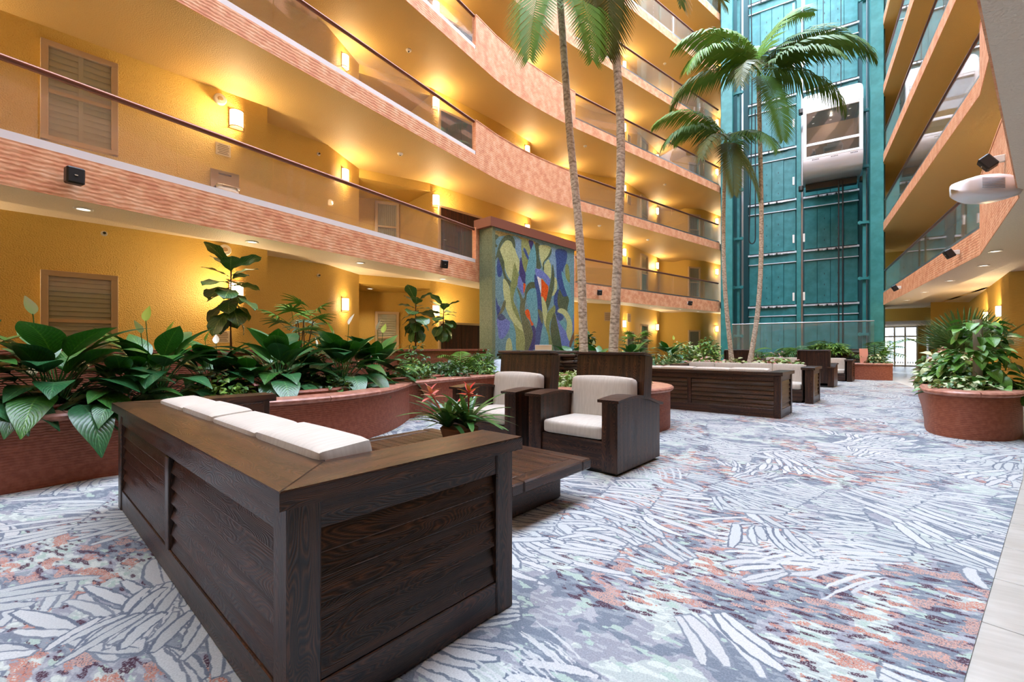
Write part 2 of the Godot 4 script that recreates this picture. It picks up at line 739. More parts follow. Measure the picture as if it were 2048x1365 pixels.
	var dl := mat("downlight_lens", rgb(255, 250, 240), 0.4)
	dl.emission_enabled = true
	dl.emission = rgb(255, 238, 214)
	dl.emission_energy_multiplier = 3.0
	mat("sconce_trim", rgb(150, 110, 70), 0.35, 0.6)
	# planting
	mat("soil", rgb(52, 38, 30), 0.95)
	var bark := stretched(512, 512, 8, 1, 0.06, 62, 4)
	for y in 512:
		if y % 64 < 5:
			for x in 512:
				bark[y * 512 + x] = bark[y * 512 + x] / 2
	var bk := mat("palm_bark", Color.WHITE, 0.85)
	bk.albedo_texture = tex(mix_image(512, 512, [[20, 132, 120, 104], [100, 188, 178, 162], [190, 218, 211, 198]], bark))
	with_normal(bk, normal_from(Image.create_from_data(512, 512, false, Image.FORMAT_L8, bark), 3.0), 0.8)
	mat("fig_bark", rgb(96, 74, 54), 0.9)
	var lily := leaf_images([50, 102, 60], [108, 156, 98], 13, 0.32)
	for a in [["lily_leaf", Color.WHITE], ["lily_leaf_bright", rgb(255, 255, 190)], ["lily_leaf_deep", rgb(196, 220, 220)]]:
		var lm := leafy(a[0], a[1], 0.3, 0.4)
		lm.albedo_texture = lily[0]
		with_normal(lm, lily[1], 0.9)
	var fig := leaf_images([52, 92, 42], [150, 170, 100], 7, 0.5)
	var fm := leafy("fig_leaf", Color.WHITE, 0.35, 0.25)
	fm.albedo_texture = fig[0]
	with_normal(fm, fig[1], 0.8)
	var pot := leaf_images([86, 138, 52], [128, 168, 84], 5, 0.6)
	for a in [["pothos_leaf", Color.WHITE], ["pothos_leaf_deep", rgb(180, 205, 180)]]:
		var pm := leafy(a[0], a[1], 0.38, 0.3)
		pm.albedo_texture = pot[0]
		with_normal(pm, pot[1], 0.6)
	leafy("spathe_white", rgb(236, 232, 214), 0.5, 0.3)
	leafy("spathe_green", rgb(176, 196, 84), 0.45, 0.4)
	leafy("frond_green", rgb(62, 98, 36), 0.55, 0.18).metallic_specular = 0.3
	leafy("frond_bright", rgb(88, 128, 40), 0.55, 0.18).metallic_specular = 0.3
	leafy("frond_olive", rgb(84, 92, 48), 0.55, 0.18).metallic_specular = 0.3
	leafy("fan_green", rgb(60, 104, 50), 0.4, 0.25)
	leafy("ground_green", rgb(64, 108, 46), 0.45, 0.25)
	leafy("ground_bright", rgb(112, 150, 58), 0.45, 0.3)
	leafy("ground_deep", rgb(44, 78, 42), 0.45, 0.2)
	leafy("ground_pale", rgb(176, 188, 142), 0.5, 0.3)
	leafy("ground_pink", rgb(206, 150, 150), 0.5, 0.3)
	leafy("spiky_green", rgb(70, 100, 52), 0.45, 0.2)
	leafy("bromeliad_green", rgb(58, 108, 54), 0.3, 0.25)
	leafy("bromeliad_red", rgb(204, 44, 40), 0.4, 0.35)
	leafy("bromeliad_rose", rgb(214, 110, 104), 0.4, 0.35)
	mat("moss_pole", rgb(176, 160, 136), 0.95)
	mat("basket", rgb(112, 74, 50), 0.85)
	for k in 3:
		var sl := mat(["slate_dark", "slate_mid", "slate_brown"][k], [rgb(58, 54, 50), rgb(92, 86, 80), rgb(84, 66, 52)][k], 0.75)
		with_normal(sl, peel_n, 1.2)
		triplanar(sl, 2.0)
	mat("plaque_pink", rgb(204, 140, 122), 0.6)
	mat("plaque_blue", rgb(150, 164, 176), 0.35)
	mat("mural_side", rgb(120, 140, 112), 0.5)
	mat("plastic_wrap", rgb(232, 232, 236), 0.25)


# ---------------------------------------------------------------- the building
var edge_left := PackedVector2Array([Vector2(-9, -7.7), Vector2(10, -7.7), Vector2(11, -7.7), Vector2(12, -7.62), Vector2(13, -7.45), Vector2(14, -7.22), Vector2(15, -6.94), Vector2(25.3, -3.5)])
var edge_right := PackedVector2Array([Vector2(-9, -3.27), Vector2(3.37, 0.81), Vector2(8.1, 2.3), Vector2(12.65, 3.05), Vector2(25.0, 3.05)])
var back_left := PackedVector2Array([Vector2(-9, -10.95), Vector2(-3, -10.95), Vector2(5.09, -9.46), Vector2(5.25, -10.15), Vector2(6.86, -9.96), Vector2(8.26, -10.53), Vector2(9.0, -12.2), Vector2(10.6, -11.0), Vector2(10.19, -9.62), Vector2(13.21, -9.06), Vector2(15.09, -8.88), Vector2(15.6, -9.9), Vector2(18.4, -8.6), Vector2(19.8, -7.95), Vector2(20.68, -7.16), Vector2(25.76, -6.7), Vector2(25.9, -7.3), Vector2(27.3, -6.3), Vector2(26.98, -5.6), Vector2(27.89, -4.73), Vector2(29.8, -4.1), Vector2(31, -4.0)])
var back_right := PackedVector2Array([Vector2(-9, -0.6), Vector2(3.2, 3.4), Vector2(8.0, 4.9), Vector2(12.65, 5.35), Vector2(31, 5.35)])
const STOREY := ["first", "second", "third", "fourth", "fifth", "sixth", "seventh"]


func floor_of(level: int) -> float:
	return 0.0 if level == 0 else FLOORS[level - 1]


func ceiling_of(level: int) -> float:
	if level == 0:
		return GROUND_CEILING
	return (FLOORS[level] - SLAB) if level < FLOORS.size() else ROOF - SLAB


func ring(x0: float, x1: float, y0: float, y1: float) -> PackedVector2Array:
	return PackedVector2Array([Vector2(x0, y0), Vector2(x1, y0), Vector2(x1, y1), Vector2(x0, y1)])


func build_shell() -> void:
	# ground: base slab, tiles beside the carpet, carpet
	var b := MB.new()
	b.prism(PackedVector2Array([Vector2(-9.2, -14), Vector2(46, -14), Vector2(46, 12), Vector2(-9.2, 12)]), -0.3, -0.012)
	var ground := thing("floor", "pale stone tile floor along the carpet edge and into the corridor", "floor", Vector3.ZERO, 0, "", "structure")
	put(b.mesh(), M.grout, "floor_base", ground)
	var carpet_edge := [Vector2(-9, -3.2), Vector2(2.3, 0.51), Vector2(6.2, 1.78), Vector2(8.6, 2.5), Vector2(14.5, 2.55), Vector2(18.3, 3.0), Vector2(24.9, 3.0)]
	var dir := Vector2(3.9, 1.27).normalized()
	var nor := Vector2(-dir.y, dir.x)
	var size := 0.61
	var tile_meshes := []
	for k in 3:
		var tb := MB.new()
		tb.box(Vector3.ZERO, Vector3(size - 0.008, 0.02, size - 0.008), 0.002)
		tile_meshes.append(tb.mesh())
	var o0 := Vector2(2.3, 0.495)
	for r in 7:
		for c in range(-5, 22):
			var p: Vector2 = o0 + dir * (c + 0.5) * size + nor * (r + 0.5) * size
			put(tile_meshes[(r + c) % 3], M.tile, "tile", ground, W(p.x, p.y, -0.01), heading(nor))
	var far := MB.new()
	var f0: Vector2 = o0 + dir * 22 * size
	far.prism(PackedVector2Array([f0, f0 + nor * 7 * size, Vector2(16, 12), Vector2(46, 12), Vector2(46, 3.0), Vector2(16, 2.7)]), -0.012, 0.0)
	far.prism(PackedVector2Array([Vector2(-9, -14), Vector2(31, -14), Vector2(31, -7.6), Vector2(-9, -7.6)]), -0.012, 0.0)
	put(far.mesh(), M.tile, "floor_surface", ground)
	var cpoly := PackedVector2Array([Vector2(-9, -8.0), Vector2(24.9, -8.0)])
	for k in range(carpet_edge.size() - 1, -1, -1):
		cpoly.append(carpet_edge[k])
	var cb := MB.new()
	cb.prism(cpoly, -0.011, 0.006)
	var cr := put(cb.mesh(), M.carpet, "carpet")
	tag(cr, "grey carpet woven with pale petals and coral and plum flecks", "carpet", "", "structure")

	# walls
	wall("wall_left", back_left, -1.0, 0.0, ROOF, "textured yellow wall behind the galleries, stepped into bays")
	wall("wall_right", back_right, 1.0, GROUND_CEILING, ROOF, "yellow upper wall behind the galleries beside the lift shaft")
	wall("wall_right_lower", PackedVector2Array([Vector2(-9, 4.6), Vector2(17.2, 9.0)]), 1.0, 0.0, GROUND_CEILING, "yellow ground storey wall beyond the tile walk")
	wall("wall_right_bay", PackedVector2Array([Vector2(17.2, 9.0), Vector2(17.66, 4.82), Vector2(28.4, 6.47), Vector2(27.4, 5.0), Vector2(40, 9.0)]), 1.0, 0.0, GROUND_CEILING, "yellow ground storey wall behind the round planter")
	wall("wall_rear", PackedVector2Array([Vector2(-9, -14), Vector2(-9, 10)]), 1.0, 0.0, ROOF, "yellow end wall of the atrium opposite the lifts")
	wall("wall_back", PackedVector2Array([Vector2(31, 10), Vector2(31, 3.0)]), -1.0, GROUND_CEILING, ROOF, "yellow wall beyond the lift lobby")
	wall("wall_back_outer", PackedVector2Array([Vector2(31, -4.0), Vector2(31, -14)]), -1.0, 0.0, ROOF, "yellow wall at the far end of the gallery wing")

	# gallery slabs: the left wing, then the right wing
	for k in FLOORS.size() + 1:
		var roof := k == FLOORS.size()
		var top: float = ROOF if roof else FLOORS[k]
		var low: float = top - SLAB if k > 0 else 3.13
		var under: float = GROUND_CEILING if k == 0 else low
		for side in 2:
			var edge := edge_left if side == 0 else edge_right
			var s := -1.0 if side == 0 else 1.0
			var poly := edge.duplicate()
			if side == 0:
				poly.append_array([Vector2(31, -3.5), Vector2(31, -14), Vector2(-9, -14)])
			else:
				poly.append_array([Vector2(31, 3.15), Vector2(31, 10), Vector2(-9, 10)])
			var wing := "the wing with the mural" if side == 0 else "the wing beside the lift shaft"
			var where: String = "roof slab over " + wing if roof else "%s gallery slab of %s, salmon edge" % [STOREY[k], wing]
			var t := thing("roof_slab" if roof else "balcony_slab", where, "slab", Vector3.ZERO, 0, "", "structure")
			var core := MB.new()
			core.prism(poly, under, top - 0.01)
			put(core.mesh(), M.ceiling_cream if k == 0 else M.ceiling_gold, "ceiling", t)
			var fas := MB.new()
			fas.sweep(edge, PackedVector2Array([Vector2(0, low), Vector2(0, top), Vector2(s * -0.012, top), Vector2(s * -0.012, low)]))
			put(fas.mesh(), M.salmon, "fascia", t)
			if k == 0:
				var band := MB.new()
				band.sweep(edge, PackedVector2Array([Vector2(0, low), Vector2(0, under), Vector2(s * 0.85, under), Vector2(s * 0.85, low)]))
				put(band.mesh(), M.ceiling_cream, "soffit_band", t)
			if roof:
				continue
			# railings: glass runs and solid parapets
			var e: float = top
			if side == 0:
				railing(PackedVector2Array([Vector2(-9, -7.7), Vector2(9.98, -7.7)]), e, 10.41, "glass railing with bronze handrail, %s gallery before the shuttered windows" % STOREY[k], -0.045)
				parapet(edge_left.slice(1, 7), e, -1.0, "salmon plaster parapet curving along the %s gallery above the mural" % STOREY[k])
				railing(PackedVector2Array([Vector2(15.02, -6.93), Vector2(25.2, -3.53)]), e, 0.7, "glass railing with bronze handrail, %s gallery running to the lift shaft" % STOREY[k], -0.045, 0.055)
			else:
				railing(PackedVector2Array([Vector2(12.67, 3.05), Vector2(24.9, 3.05)]), e, 1.3, "glass railing with dark handrail, %s gallery beside the lift shaft" % STOREY[k], 0.045, 0.055)
				parapet(edge_right.slice(0, 4), e, 1.0, "salmon plaster parapet on the %s gallery where it bends over the tile walk" % STOREY[k])
	# lintels and low ceilings of the window bays
	for lv in FLOORS.size() + 1:
		var cy := ceiling_of(lv)
		var t := thing("trim_bay", "lintel over the window bay, %s" % ("ground storey" if lv == 0 else STOREY[lv - 1] + " gallery"), "lintel", Vector3.ZERO, 0, "", "structure")
		var lb := MB.new()
		lb.prism(PackedVector2Array([Vector2(8.26, -10.53), Vector2(10.19, -9.62), Vector2(10.6, -11.0), Vector2(9.0, -12.2)]), cy - 0.25, cy + 0.01)
		put(lb.mesh(), M.wall_yellow, "lintel", t)
	# steel ribs of the skylight, far above
	var sky := thing("skylight_frame", "white steel ribs of the skylight over the atrium", "skylight", Vector3.ZERO, 0, "", "structure")
	for k in 9:
		var u := -7.0 + k * 4.0
		boxed(Vector3(13.0, 0.3, 0.12), 0.0, M.white_metal, "rib", sky, W(u, -2.2, ROOF + 0.16))


func wall(called: String, path: PackedVector2Array, s: float, y0: float, y1: float, label: String) -> void:
	var b := MB.new()
	b.sweep(path, PackedVector2Array([Vector2(0, y0), Vector2(0, y1), Vector2(s * 0.15, y1), Vector2(s * 0.15, y0)]))
	tag(put(b.mesh(), M.wall_yellow, called), label, "wall", "", "structure")


func parapet(path: PackedVector2Array, y: float, s: float, label: String) -> void:
	var t := thing("parapet", label, "parapet", Vector3.ZERO, 0, "", "structure")
	var b := MB.new()
	b.sweep(path, PackedVector2Array([Vector2(s * -0.012, y), Vector2(s * -0.012, y + 0.97), Vector2(s * 0.12, y + 0.97), Vector2(s * 0.12, y)]))
	put(b.mesh(), M.salmon, "plaster_body", t)
	var c := MB.new()
	c.sweep(path, PackedVector2Array([Vector2(s * -0.02, y + 0.97), Vector2(s * -0.02, y + 1.0), Vector2(s * 0.13, y + 1.0), Vector2(s * 0.13, y + 0.97)]))
	put(c.mesh(), M.salmon, "coping", t)


func railing(path: PackedVector2Array, y: float, first: float, label: String, off: float, shoe_h := 0.1) -> void:
	var t := thing("balcony_railing", label, "railing")
	var shoe := MB.new()
	shoe.sweep(path, PackedVector2Array([Vector2(-0.055 + off, y), Vector2(-0.055 + off, y + shoe_h), Vector2(0.055 + off, y + shoe_h), Vector2(0.055 + off, y)]))
	put(shoe.mesh(), M.white_metal if shoe_h > 0.08 else M.steel, "base_shoe", t)
	var l := length_of(path)
	var rail := MB.new()
	var pts := PackedVector3Array()
	for k in 2:
		var a: Array = along(path, l * k)
		var d: Vector2 = a[1]
		var p: Vector2 = a[0] + Vector2(-d.y, d.x) * off
		pts.append(W(p.x, p.y, y + 0.95))
	rail.tube(pts, PackedFloat32Array([0.04]), 10)
	put(rail.mesh(), M.bronze_rail, "handrail", t)
	var step := 1.43
	var d0 := fposmod(first, step) - step
	while d0 < l:
		var a0 := maxf(d0, 0.0)
		var a1 := minf(d0 + step, l)
		d0 += step
		if a1 - a0 < 0.1:
			continue
		var m: Array = along(path, (a0 + a1) / 2)
		var d: Vector2 = m[1]
		var p: Vector2 = m[0] + Vector2(-d.y, d.x) * off
		boxed(Vector3(a1 - a0 - 0.012, 0.84, 0.012), 0.0, M.rail_glass, "glass_panel", t, W(p.x, p.y, y + 0.51), Basis(Vector3.UP, heading(d)))


# frame of axes on a wall: a -> b along the wall, out towards the room
func on_wall(a: Vector2, b: Vector2, at: float) -> Array:
	var d := (b - a).normalized()
	var p := a + d * at
	return [p, heading(d)]


var window_count := 0
var door_count := 0


func window(a: Vector2, b: Vector2, at: float, wid: float, y0: float, y1: float, flip: bool, style: String, label: String) -> void:
	# local x along the wall, +z out of the wall
	window_count += 1
	var h := on_wall(a, b, at)
	var turn: float = h[1] + (PI if flip else 0.0)
	var t := thing("window_%d" % window_count, label, "window", W(h[0].x, h[0].y, y0), turn, "", "structure")
	var hh := y1 - y0
	for sx in [-1.0, 1.0]:
		boxed(Vector3(0.09, hh, 0.1), 0.006, M.frame_tan, "jamb", t, Vector3(sx * (wid - 0.09) / 2, hh / 2, 0.03))
	boxed(Vector3(wid, 0.09, 0.1), 0.006, M.frame_tan, "head", t, Vector3(0, hh - 0.045, 0.032))
	boxed(Vector3(wid, 0.07, 0.12), 0.006, M.frame_tan, "sill", t, Vector3(0, 0.035, 0.036))
	boxed(Vector3(wid - 0.18, 0.055, 0.05), 0.004, M.frame_tan, "meeting_rail", t, Vector3(0, hh * 0.5, 0.045))
	boxed(Vector3(wid - 0.18, hh - 0.16, 0.01), 0.0, M.blind, "backing", t, Vector3(0, hh / 2, 0.0))
	var sl := MB.new()
	if style == "drape":
		for k in 9:
			sl.box(Vector3(0, 0, 0), Vector3((wid - 0.2) / 10.5, hh - 0.18, 0.014), 0.004)
			break
		var mm := sl.mesh()
		for k in 9:
			put(mm, M.drape, "drape_fold", t, Vector3((k - 4) * (wid - 0.2) / 9.0, hh / 2, 0.018), 0.5)
	else:
		var n := int((hh - 0.18) / (0.075 if style == "blind" else 0.1))
		sl.box(Vector3.ZERO, Vector3(wid - 0.19, (hh - 0.18) / n * 0.9, 0.006), 0.0, Basis(Vector3.RIGHT, -0.28))
		var mm := sl.mesh()
		for k in n:
			put(mm, M.blind, "slat", t, Vector3(0, 0.08 + (k + 0.5) * (hh - 0.17) / n, 0.02))
		if style == "shutter":
			boxed(Vector3(0.06, hh - 0.16, 0.016), 0.002, M.blind, "stile", t, Vector3(0, hh / 2, 0.026))
	boxed(Vector3(wid - 0.17, hh - 0.14, 0.006), 0.0, M.window_glass, "pane", t, Vector3(0, hh / 2, 0.04))


func doorway(a: Vector2, b: Vector2, at: float, wid: float, y0: float, flip: bool, label: String) -> void:
	door_count += 1
	var h := on_wall(a, b, at)
	var turn: float = h[1] + (PI if flip else 0.0)
	var t := thing("door_%d" % door_count, label, "door", W(h[0].x, h[0].y, y0), turn, "", "structure")
	var leaves := 2 if wid > 1.3 else 1
	for k in leaves:
		var w := wid / leaves
		var x := (k - (leaves - 1) * 0.5) * w
		var lf := boxed(Vector3(w - 0.01, 2.02, 0.05), 0.003, M.door_brown, "leaf", t, Vector3(x, 1.01, 0.03))
		var hb := MB.new()
		hb.tube(PackedVector3Array([Vector3(0, 0, 0.03), Vector3(0, 0, 0.075), Vector3(-0.11, 0, 0.075)]), PackedFloat32Array([0.011]), 8)
		put(hb.mesh(), M.chrome, "handle", lf, Vector3(w / 2 - 0.08 if k == leaves - 1 else -w / 2 + 0.18, 0.0, 0.0))
	for sx in [-1.0, 1.0]:
		boxed(Vector3(0.07, 2.09, 0.09), 0.004, M.frame_tan, "jamb", t, Vector3(sx * (wid / 2 + 0.035), 1.045, 0.03))
	boxed(Vector3(wid, 0.07, 0.09), 0.004, M.frame_tan, "head", t, Vector3(0, 2.055, 0.03))


var sconce0: Node3D


func sconce(u: float, v: float, y: float, turn: float, label: String, group: String) -> void:
	var s: Node3D
	if sconce0 == null:
		s = thing("wall_sconce", label, "sconce", Vector3.ZERO, 0, group)
		sconce0 = s
		var g := MB.new()
		var rows := []
		for k in 5:
			var row := PackedVector3Array()
			for q in 9:
				var a := PI * (1.0 - q / 8.0)
				row.append(Vector3(cos(a) * 0.12, -0.16 + 0.08 * k, 0.01 + sin(a) * 0.11))
			rows.append(row)
		g.grid(rows)
		put(g.mesh(), M.sconce_glass, "lamp_shade", s)
		boxed(Vector3(0.27, 0.4, 0.015), 0.002, M.sconce_trim, "back_plate", s, Vector3(0, 0, 0.004))
		for yy in [-0.165, 0.165]:
			var r := MB.new()
			var p := PackedVector3Array()
			for q in 9:
				var a := PI * q / 8.0
				p.append(Vector3(cos(a) * 0.125, yy, 0.01 + sin(a) * 0.115))
			r.tube(p, PackedFloat32Array([0.009]), 6)
			put(r.mesh(), M.sconce_trim, "trim_band", s)
	else:
		s = sconce0.duplicate()
		s.name = numbered("wall_sconce")
		add_child(s)
		tag(s, label, "sconce", group)
	s.position = W(u, v, y)
	s.rotation.y = turn
	var l := OmniLight3D.new()
	l.name = numbered("sconce_light")
	l.light_color = rgb(255, 222, 172)
	l.light_energy = SCONCE
	l.light_size = 0.1
	l.omni_range = 30.0
	l.omni_attenuation = 2.0
	l.shadow_enabled = true
	add_child(l)
	l.position = s.position + Basis(Vector3.UP, turn) * Vector3(0, 0, 0.07)


func sconce_on(seg: int, f: float, level: int, label: String, group: String) -> void:
	var a := back_left[seg]
	var b := back_left[seg + 1]
	var p := a.lerp(b, f)
	var y: float = (2.42 if level == 0 else floor_of(level) + 2.2)
	sconce(p.x, p.y, y, heading(b - a), label, group)


func downlight(u: float, v: float, y: float, label: String, group: String, lit := false) -> void:
	var t := thing("downlight", label, "downlight", W(u, v, y), 0, group)
	var r := MB.new()
	r.lathe(Vector3.ZERO, PackedVector2Array([Vector2(0.07, 0.0), Vector2(0.075, -0.012), Vector2(0.1, -0.012), Vector2(0.105, 0.0)]), 20)
	put(r.mesh(), M.white_plastic, "trim_ring", t)
	var c := MB.new()
	c.lathe(Vector3.ZERO, PackedVector2Array([Vector2(0.072, -0.004), Vector2(0.0, -0.004)]), 20)
	put(c.mesh(), M.downlight_lens if lit else M.steel, "lamp_lens", t)
	if lit:
		var l := SpotLight3D.new()
		l.name = numbered("downlight_lamp")
		l.light_color = rgb(255, 232, 200)
		l.light_energy = DOWNLIGHT
		l.light_size = 0.07
		l.spot_angle = 50.0
		l.spot_range = 30.0
		l.shadow_enabled = true
		add_child(l)
		l.position = W(u, v, y - 0.03)
		l.rotation.x = -PI / 2


func build_wall_fittings() -> void:
	var lv_name := ["ground storey", "first gallery", "second gallery", "third gallery", "fourth gallery", "fifth gallery", "sixth gallery"]
	for lv in 6:
		var n: String = lv_name[lv]
		var g := "sconces of the %s" % n
		var f := floor_of(lv)
		if lv < 2:
			sconce_on(1, 0.93, lv, "glowing half-round sconce by the wide wall corner, %s" % n, g)
			sconce_on(1, 0.43, lv, "glowing half-round sconce near the shuttered window, %s" % n, g)
		if lv < 3:
			sconce_on(4, 0.5, lv, "glowing half-round sconce beside the window bay, %s" % n, g)
		if lv < 5:
			sconce_on(8, 0.07, lv, "glowing half-round sconce beside the brown double door, %s" % n, g)
			sconce_on(9, 0.85, lv, "glowing half-round sconce above the mural end, %s" % n, g)
		sconce_on(11, 0.85, lv, "glowing half-round sconce in the deep bay past the mural, %s" % n, g)
		sconce_on(14, 0.05, lv, "glowing half-round sconce beside the wall grille, %s" % n, g)
		sconce_on(14, 0.91, lv, "glowing half-round sconce past the narrow window, %s" % n, g)
		sconce_on(19, 0.75, lv, "glowing half-round sconce next to the lift shaft, %s" % n, g)
		# windows and doors of the left wing
		if lv < 3:
			window(back_left[1], back_left[2], 5.39, 0.92, f + (0.88 if lv else 0.9), f + (2.46 if lv else 2.49), false, "blind" if lv == 0 else "shutter", "shuttered window in tan frame on the wide yellow wall, %s" % n)
		if lv < 4:
			window(back_left[6], back_left[7], 1.32, 0.76, f + 0.75, f + (2.38 if lv else 2.45), false, "blind" if lv == 0 else "drape", "narrow window in the bay beside the brown door, %s" % n)
		if lv < 5:
			doorway(back_left[8], back_left[9], 1.22, 1.7, f, false, "brown double door in the yellow wall near the mural, %s" % n)
		window(back_left[14], back_left[15], 2.75, 0.95, f + 0.5, f + 2.5, false, "drape", "tall narrow window with drapes toward the lift shaft, %s" % n)
		window(back_left[18], back_left[19], 0.62, 0.8, f + 0.5, f + 2.3, false, "drape", "tall narrow window nearest the lift shaft, %s" % n)
		grille(back_left[14], back_left[15], 0.85, f + (1.85 if lv else 2.75), "louvred air grille in the yellow wall, %s" % n)
	doorway(back_left[14], back_left[15], 0.95, 0.75, 0.0, false, "single brown door below the air grilles, ground storey")
	grille(back_left[13], back_left[14], 0.5, 2.75, "wide louvred air grille above the brown door, ground storey")
	# detectors, sprinklers, notices
	fire_bell(1, 0.905, 3.2, "round white alarm sounder by the wall corner, ground storey")
	fire_bell(1, 0.895, 6.16, "round white alarm sounder by the wall corner, first gallery")
	notice(1, 0.9, 1.48, "small printed notice plate on yellow wall, ground storey")
	notice(1, 0.902, 5.19, "small printed notice plate on yellow wall, first gallery")
	sprinkler(1, 0.69, 3.2, "side sprinkler head on yellow wall, ground storey")
	sprinkler(3, 0.86, 3.05, "side sprinkler head in the shallow bay, ground storey")
	sprinkler(3, 0.86, 6.05, "side sprinkler head in the shallow bay, first gallery")
	fountain()
	# smoke detectors under the galleries
	for a in [[8.2, -8.8, 1, "second"], [8.6, -8.9, 2, "third"], [17.5, -7.0, 1, "second"], [16.5, -7.2, 2, "third"], [21.0, -6.0, 1, "second"], [22.5, -5.6, 2, "third"], [24.0, -5.0, 3, "fourth"], [22.5, -5.6, 4, "fifth"]]:
		var y := ceiling_of(a[2])
		var t := thing("smoke_detector", "round white smoke detector beneath the %s gallery slab, %s" % [a[3], "before the mural" if a[0] < 10.0 else ("just past the mural" if a[0] < 18.0 else "toward the lift shaft")], "detector", W(a[0], a[1], y), 0, "smoke detectors")
		var b := MB.new()
		b.lathe(Vector3.ZERO, PackedVector2Array([Vector2(0.0, -0.05), Vector2(0.05, -0.048), Vector2(0.055, -0.03)]), 16)
		put(b.mesh(), M.white_plastic, "cover", t)
		var c := MB.new()
		c.lathe(Vector3.ZERO, PackedVector2Array([Vector2(0.055, -0.03), Vector2(0.075, -0.02), Vector2(0.075, 0.0)]), 16)
		put(c.mesh(), M.white_plastic, "base_ring", t)
	# downlights in the soffit band
	var nth := ["first", "second", "third", "fourth", "fifth", "sixth"]
	var row := [11.9, 9.1, 6.4, 4.1, 1.9]
	for k in row.size():
		var p: Array = along(edge_left, row[k] + 9.0)
		downlight(p[0].x, p[0].y - 0.42, 3.13, "%s round downlight counting from the mural in the planter-side cream soffit" % nth[k], "soffit downlights of the mural wing", true)
	row = [24.2, 22.6, 20.3, 18.2, 16.2]
	for k in row.size():
		downlight(row[k], -6.94 + (row[k] - 15.0) * 0.334 - 0.5, 3.13, "%s round downlight counting from the lift shaft in the soffit past the mural" % nth[k], "soffit downlights toward the shaft", true)
	row = [23.0, 20.0, 17.0, 14.3, 12.3, 10.6]
	for k in row.size():
		downlight(row[k], (3.05 if row[k] > 12.6 else 2.72) + 0.45, 3.13, "%s round downlight counting from the lift shaft above the tile walk" % nth[k], "soffit downlights above the tile walk", true)
	for lv in 3:
		downlight(9.2, -11.2, ceiling_of(lv) - 0.25, "round downlight in the window bay ceiling, %s" % lv_name[lv], "bay downlights", true)
	# ground storey wall beside the round planter
	for f in [0.13, 0.4]:
		var a := Vector2(17.66, 4.82)
		var b2 := Vector2(28.4, 6.47)
		var p := a.lerp(b2, f)
		sconce(p.x, p.y, 2.35, heading(b2 - a) + PI, "square-lit sconce on the wall behind the round planter, %s" % ("by the wall corner" if f < 0.2 else "half hidden by the spiky palm"), "sconces behind the round planter")
	for lv in range(1, 5):
		for u in [14.5]:
			sconce(u, 5.34, floor_of(lv) + 2.2, heading(Vector2(1, 0)) + PI, "glowing half-round sconce inside the %s gallery beyond the tile walk, %s" % [STOREY[lv - 1], "at the bend" if u < 17.0 else "by the lifts"], "sconces beyond the lift shaft")


func grille(a: Vector2, b: Vector2, at: float, y: float, label: String) -> void:
	var h := on_wall(a, b, at)
	var t := thing("air_grille", label, "grille", W(h[0].x, h[0].y, y), h[1])
	for sx in [-1.0, 1.0]:
		boxed(Vector3(0.03, 0.42, 0.03), 0.003, M.frame_tan, "frame_side", t, Vector3(sx * 0.2, 0, 0.016))
		boxed(Vector3(0.37, 0.03, 0.03), 0.003, M.frame_tan, "frame_edge", t, Vector3(0, sx * 0.195, 0.016))
	boxed(Vector3(0.37, 0.36, 0.006), 0.0, M.ink, "backing", t, Vector3(0, 0, 0.006))
	for k in 8:
		boxed(Vector3(0.37, 0.03, 0.006), 0.0, M.frame_tan, "louver", t, Vector3(0, -0.158 + k * 0.045, 0.018), Basis(Vector3.RIGHT, 0.6))


func fire_bell(seg: int, f: float, y: float, label: String) -> void:
	var p := back_left[seg].lerp(back_left[seg + 1], f)
	var t := thing("alarm_sounder", label, "alarm", W(p.x, p.y, y), heading(back_left[seg + 1] - back_left[seg]))
	var b := MB.new()
	b.tube(PackedVector3Array([Vector3(0, 0, 0), Vector3(0, 0, 0.04), Vector3(0, 0, 0.055)]), PackedFloat32Array([0.11, 0.11, 0.095]), 20)
	put(b.mesh(), M.white_plastic, "housing", t)
	var c := MB.new()
	c.tube(PackedVector3Array([Vector3(0, 0, 0.055), Vector3(0, 0, 0.075)]), PackedFloat32Array([0.05, 0.04]), 14)
	put(c.mesh(), M.frame_tan, "lens", t)


func notice(seg: int, f: float, y: float, label: String) -> void:
	var p := back_left[seg].lerp(back_left[seg + 1], f)
	var t := thing("notice_plate", label, "sign", W(p.x, p.y, y), heading(back_left[seg + 1] - back_left[seg]))
	boxed(Vector3(0.26, 0.24, 0.012), 0.002, M.sign_paper, "plate", t, Vector3(0, 0, 0.007))
	for k in 6:
		boxed(Vector3([0.16, 0.2, 0.19, 0.2, 0.15, 0.19][k], 0.012, 0.002), 0.0, M.ink, "print_line", t, Vector3(0, 0.085 - k * 0.034, 0.0135))


func sprinkler(seg: int, f: float, y: float, label: String) -> void:
	var p := back_left[seg].lerp(back_left[seg + 1], f)
	var t := thing("sprinkler_head", label, "sprinkler", W(p.x, p.y, y), heading(back_left[seg + 1] - back_left[seg]))
	var b := MB.new()
	b.tube(PackedVector3Array([Vector3(0, 0, 0), Vector3(0, 0, 0.012)]), PackedFloat32Array([0.045, 0.04]), 14)
	put(b.mesh(), M.white_plastic, "escutcheon", t)
	var c := MB.new()
	c.tube(PackedVector3Array([Vector3(0, 0, 0.01), Vector3(0, 0, 0.05), Vector3(0, 0, 0.055)]), PackedFloat32Array([0.014, 0.012, 0.022]), 10)
	put(c.mesh(), M.dark_steel, "nozzle", t)


